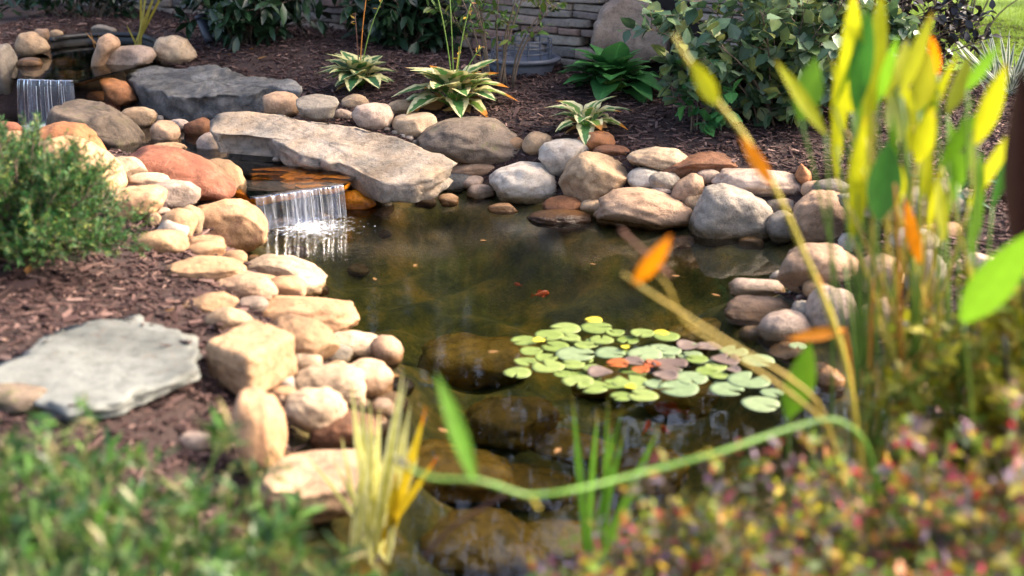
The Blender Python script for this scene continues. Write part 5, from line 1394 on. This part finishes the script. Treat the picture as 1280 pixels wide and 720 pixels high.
# bare stalks in the clump
for i in range(9):
    k = i % 3
    mb = MB()
    px = 1050 + i * 17 + rng.uniform(-10, 10); tipp = at_y(px, rng.uniform(230, 400), Y0 + rng.uniform(-.15, .2))
    mb.tube(bez(rts[k] + np.array((rng.normal(0, .06), rng.normal(0, .05), 0)), rts[k] + (tipp - rts[k]) * np.array((.3, .3, .6)), tipp, 14), .006, .003, 7)
    mb.build('stalk', M[random.choice(['green_stem', 'orange_stem', 'orange_stem', 'olive_stem', 'green_stem'])], pl[k])
# long stalk leaning to the upper left with yellow and orange leaves
def polytube(name, pxs, Ys, r0, r1, mat, parent, n=40):
    P = np.array([at_y(x, y, Y) for (x, y), Y in zip(pxs, Ys)])
    t = np.linspace(0, len(P) - 1, n)
    # Catmull-Rom through the points
    Q = np.vstack([2 * P[0] - P[1], P, 2 * P[-1] - P[-2]]); out = []
    for x in t:
        i = min(int(x), len(P) - 2); u = x - i; a, b, c, d = Q[i:i + 4]
        out.append(.5 * (2 * b + (c - a) * u + (2 * a - 5 * b + 4 * c - d) * u * u + (3 * b - a - 3 * c + d) * u ** 3))
    rad_ = np.linspace(r0, r1, n) * (1 + .10 * np.array([mnoise.noise(Vector((x * 2.3, r0 * 900, 1))) for x in t]))
    for kn in range(2, len(P) - 1, 3): rad_ = rad_ * (1 + .38 * np.exp(-((t - kn) / .10) ** 2))
    mb = MB(); mb.tube(np.array(out), rad_, None, 9); return mb.build(name, M[mat], parent)
lean = empty('pickerelweed', rts[0] + np.array((-.02, -.1, 0)), 'long yellow stalk leaning far to the left out of the tall cluster', 'water plant')
polytube('stalk', [(1085, 640), (1062, 480), (1040, 400), (1000, 305), (965, 228), (930, 170), (885, 112), (858, 72), (842, 44)], [2.6, 2.56, 2.54, 2.5, 2.46, 2.43, 2.4, 2.38, 2.37], .007, .0035, 'yellow_stem', lean)
big_leaf(lean, (896, 130), (864, 76), 24, 2.38, -.02, 'py', None, petiole=False)
big_leaf(lean, (966, 232), (924, 168), 18, 2.44, -.02, 'pox', None, petiole=False)
polytube('stalk', [(1075, 600), (1058, 460), (1038, 395), (1022, 345)], [2.6, 2.58, 2.55, 2.53], .005, .003, 'orange_stem', lean)
# two arching olive stalks over the lily pads with the orange leaf
arch = empty('pickerelweed', rts[0] + np.array((-.05, -.2, 0)), 'two olive stalks arching over the lily pads ending in an orange leaf', 'water plant')
polytube('stalk', [(1060, 640), (1030, 520), (985, 472), (920, 434), (850, 390), (806, 362), (778, 342)], [2.4, 2.38, 2.35, 2.3, 2.25, 2.2, 2.18], .0046, .0026, 'olive_stem', arch)
polytube('stalk', [(1065, 645), (1035, 540), (990, 494), (930, 452), (880, 420), (852, 398), (838, 365), (824, 345)], [2.44, 2.42, 2.38, 2.34, 2.3, 2.27, 2.24, 2.22], .0044, .0026, 'olive_stem', arch)
big_leaf(arch, (792, 356), (839, 293), 27, 2.2, -.05, 'pox', None, petiole=False, twist=.4)
polytube('stalk', [(838, 345), (808, 318), (780, 292), (776, 288)], [2.22, 2.2, 2.18, 2.18], .004, .003, 'brown_stem', arch)
# fallen long stalk with one upright leaf
fl = empty('pickerelweed', at_y(1090, 560, 2.35) * np.array((1, 1, 0)) + np.array((0, 0, .1)), 'long pale green stalk lying across the water with one upright leaf', 'water plant')
polytube('stalk', [(1098, 640), (1084, 560), (1045, 526), (990, 535), (900, 565), (800, 592), (720, 612), (662, 619), (620, 607), (592, 600), (545, 598), (520, 590), (506, 580)], [2.3, 2.28, 2.25, 2.2, 2.12, 2.06, 2.0, 1.98, 1.96, 1.95, 1.94, 1.94, 1.94], .0052, .0036, 'pale_stem', fl, 130)
big_leaf(fl, (594, 604), (545, 466), 26, 1.95, .03, 'pg', None, petiole=False, twist=.7)
polytube('stalk_tip', [(510, 583), (500, 577), (494, 573)], [1.94, 1.94, 1.94], .006, .005, 'gunmetal', fl, 8)
polytube('broken_bract', [(662, 619), (668, 628), (674, 637)], [1.98, 1.98, 1.98], .004, .003, 'yellow_stem', fl, 8)
polytube('stem', [(530, 696), (560, 664), (595, 640), (632, 618)], [2.35, 2.33, 2.31, 2.3], .0045, .0025, 'brown_stem', tag(empty('dry_reed', at_y(530, 696, 2.35), 'bent brown dry stem over the near water', 'plant')))
# dark maroon leaf at the right edge
mar = empty('dark_canna', np.append(at_y(1275, 700, 2.5)[:2], .15), 'dark maroon drooping leaf at the right edge of the tall cluster', 'plant')
mr_ = np.append(at_y(1280, 700, 2.5)[:2], .15)
big_leaf(mar, (1274, 320), (1276, 84), 62, 2.5, .05, 'pb', mr_, 'black_plastic', .006, twist=.3)
mb = MB(); mb.tube(bez(mr_, at_y(1262, 500, 2.5), at_y(1255, 420, 2.5), 10), .005, .004, 7); mb.build('stalk', M['black_plastic'], mar)

# ------------------------------------------------------------------ near shrubs
for (x, y, r_, tp, lab) in [(-1.06, 2.32, (.38, .3), .66, 'low green shrub at the left, in front of the pale flagstone'), (-.72, 2.28, (.36, .3), .68, 'low green shrub below the flagstone and the tall pink boulder'),
                            (-.42, 2.12, (.28, .26), .50, 'low green shrub left of the yellow striped blades'), (-.80, 1.96, (.42, .24), .56, 'low green shrub along the bottom edge at the left'),
                            (-.22, 1.98, (.2, .2), .34, 'low green shrub at the foot of the yellow striped blades')]:
    shrub('low_shrub', (x, y, gz(x, y)), r_, tp, lab, 'shrub', 'fore', 32, 36, .062, .014, 'lance', stem_mat='green_stem', low=.3, twig=.06, upright=.9, stem_r=.003, group='low green shrubs in the near corner', nseg=3)
for (x, y, r_, tp, lab) in [(.34, 2.10, (.36, .28), .68, 'red and yellow small leaved shrub right of the green reeds'), (.72, 2.2, (.40, .3), .70, 'pink and purple small leaved shrub below the pond at the right'),
                            (1.1, 2.2, (.38, .3), .80, 'yellow and purple small leaved shrub under the tall yellow leaves'), (.62, 1.88, (.42, .2), .52, 'red and tan small leaved shrub along the bottom edge'), (1.02, 1.88, (.38, .22), .66, 'dusky small leaved shrub in the bottom right corner')]:
    shrub('autumn_shrub', (x, y, gz(x, y)), r_, tp, lab, 'shrub', 'multi', 38, 66, .034, .017, 'ovate', stem_mat='twig', low=.25, twig=.07, upright=.3, stem_r=.003, group='small leaved autumn shrubs', nseg=3)
shrub('yellow_shrub', (1.24, 2.72, gz(1.24, 2.72)), (.42, .25), .98, 'yellow green fine leaved shrub at the right edge behind the tall stalks', 'shrub', 'yellowg', 60, 80, .042, .024, 'ovate', stem_mat='green_stem', low=.1, twig=.08, upright=.3, stem_r=.003)
shrub('creeping_herb', (.78, 2.62, gz(.78, 2.62)), (.18, .16), .44, 'round leaved bright green herb at the water edge under the broad green leaf', 'plant', 'clover', 14, 26, .026, .024, 'ovate', stem_mat='green_stem', low=.2, twig=.04, stem_r=.002)

# ------------------------------------------------------------------ trees outside the picture that shade and mirror in the pond
def tree(base, hgt, crown_c, crown_r, nleaf, mat, label, name='tree', L=.16):
    root = empty(name, base, label, 'tree')
    base = np.asarray(base, float); cc_ = np.asarray(crown_c, float); cr = np.asarray(crown_r, float)
    tr = MB(); tr.tube(bez(base, base + (cc_ - base) * np.array((.2, .2, .5)), cc_, 12), .2, .08, 10); tr.build('trunk', M['bark'], root)
    lb = MB(); cl = []
    for i in range(46):
        d = unit(rng.normal(size=3)); q_ = rng.uniform(.5, 1)
        e = cc_ + d * cr * q_
        s0 = base + (cc_ - base) * rng.uniform(.55, .98)
        lb.tube(bez(s0, (s0 + e) / 2 + np.array((0, 0, .2)), e, 6), .045, .012, 5); cl.append(e)
    lb.build('limbs', M['bark'], root)
    cl = np.array(cl); pick = rng.integers(0, len(cl), nleaf)
    P = cl[pick] + rng.normal(0, 1, (nleaf, 3)) * cr * .17
    T = unit(rng.normal(size=(nleaf, 3)) + np.array((0, 0, -.3)))
    V, F, UV = leaf_arrays(P, T, rng.normal(size=(nleaf, 3)) + np.array((0, 0, 1)), L * rng.uniform(.7, 1.2, nleaf), L * .6, 'ovate', 2, .2, -.1)
    mesh_obj('crown', V, F, LM[mat], root, UV)
tree((7.6, 10.8, .4), 8, (6.4, 10.9, 5.6), (4.3, 2.3, 2.0), 5200, 'shade', 'leafy shade tree standing right of the garden beyond the frame', 'shade_tree', .2)
tree((-2.5, 13.5, .4), 8, (-2.5, 13.5, 4.2), (3.2, 2.0, 3.2), 9000, 'ever', 'dark tree behind the left end of the stone wall', 'dark_tree', .22)
tree((2.2, 15, .4), 8, (2.2, 15, 4.2), (3.0, 2.0, 3.4), 9000, 'ever', 'dark tree behind the right end of the stone wall', 'dark_tree', .22)
tree((5.6, 12.2, .4), 8, (4.6, 11.0, 5.8), (3.0, 1.7, 1.8), 7000, 'shade', 'unseen denser tree added right of the dark trees to darken the back left corner', 'shade_tree', .2)  # unseen, added to deepen the shade over the back left corner
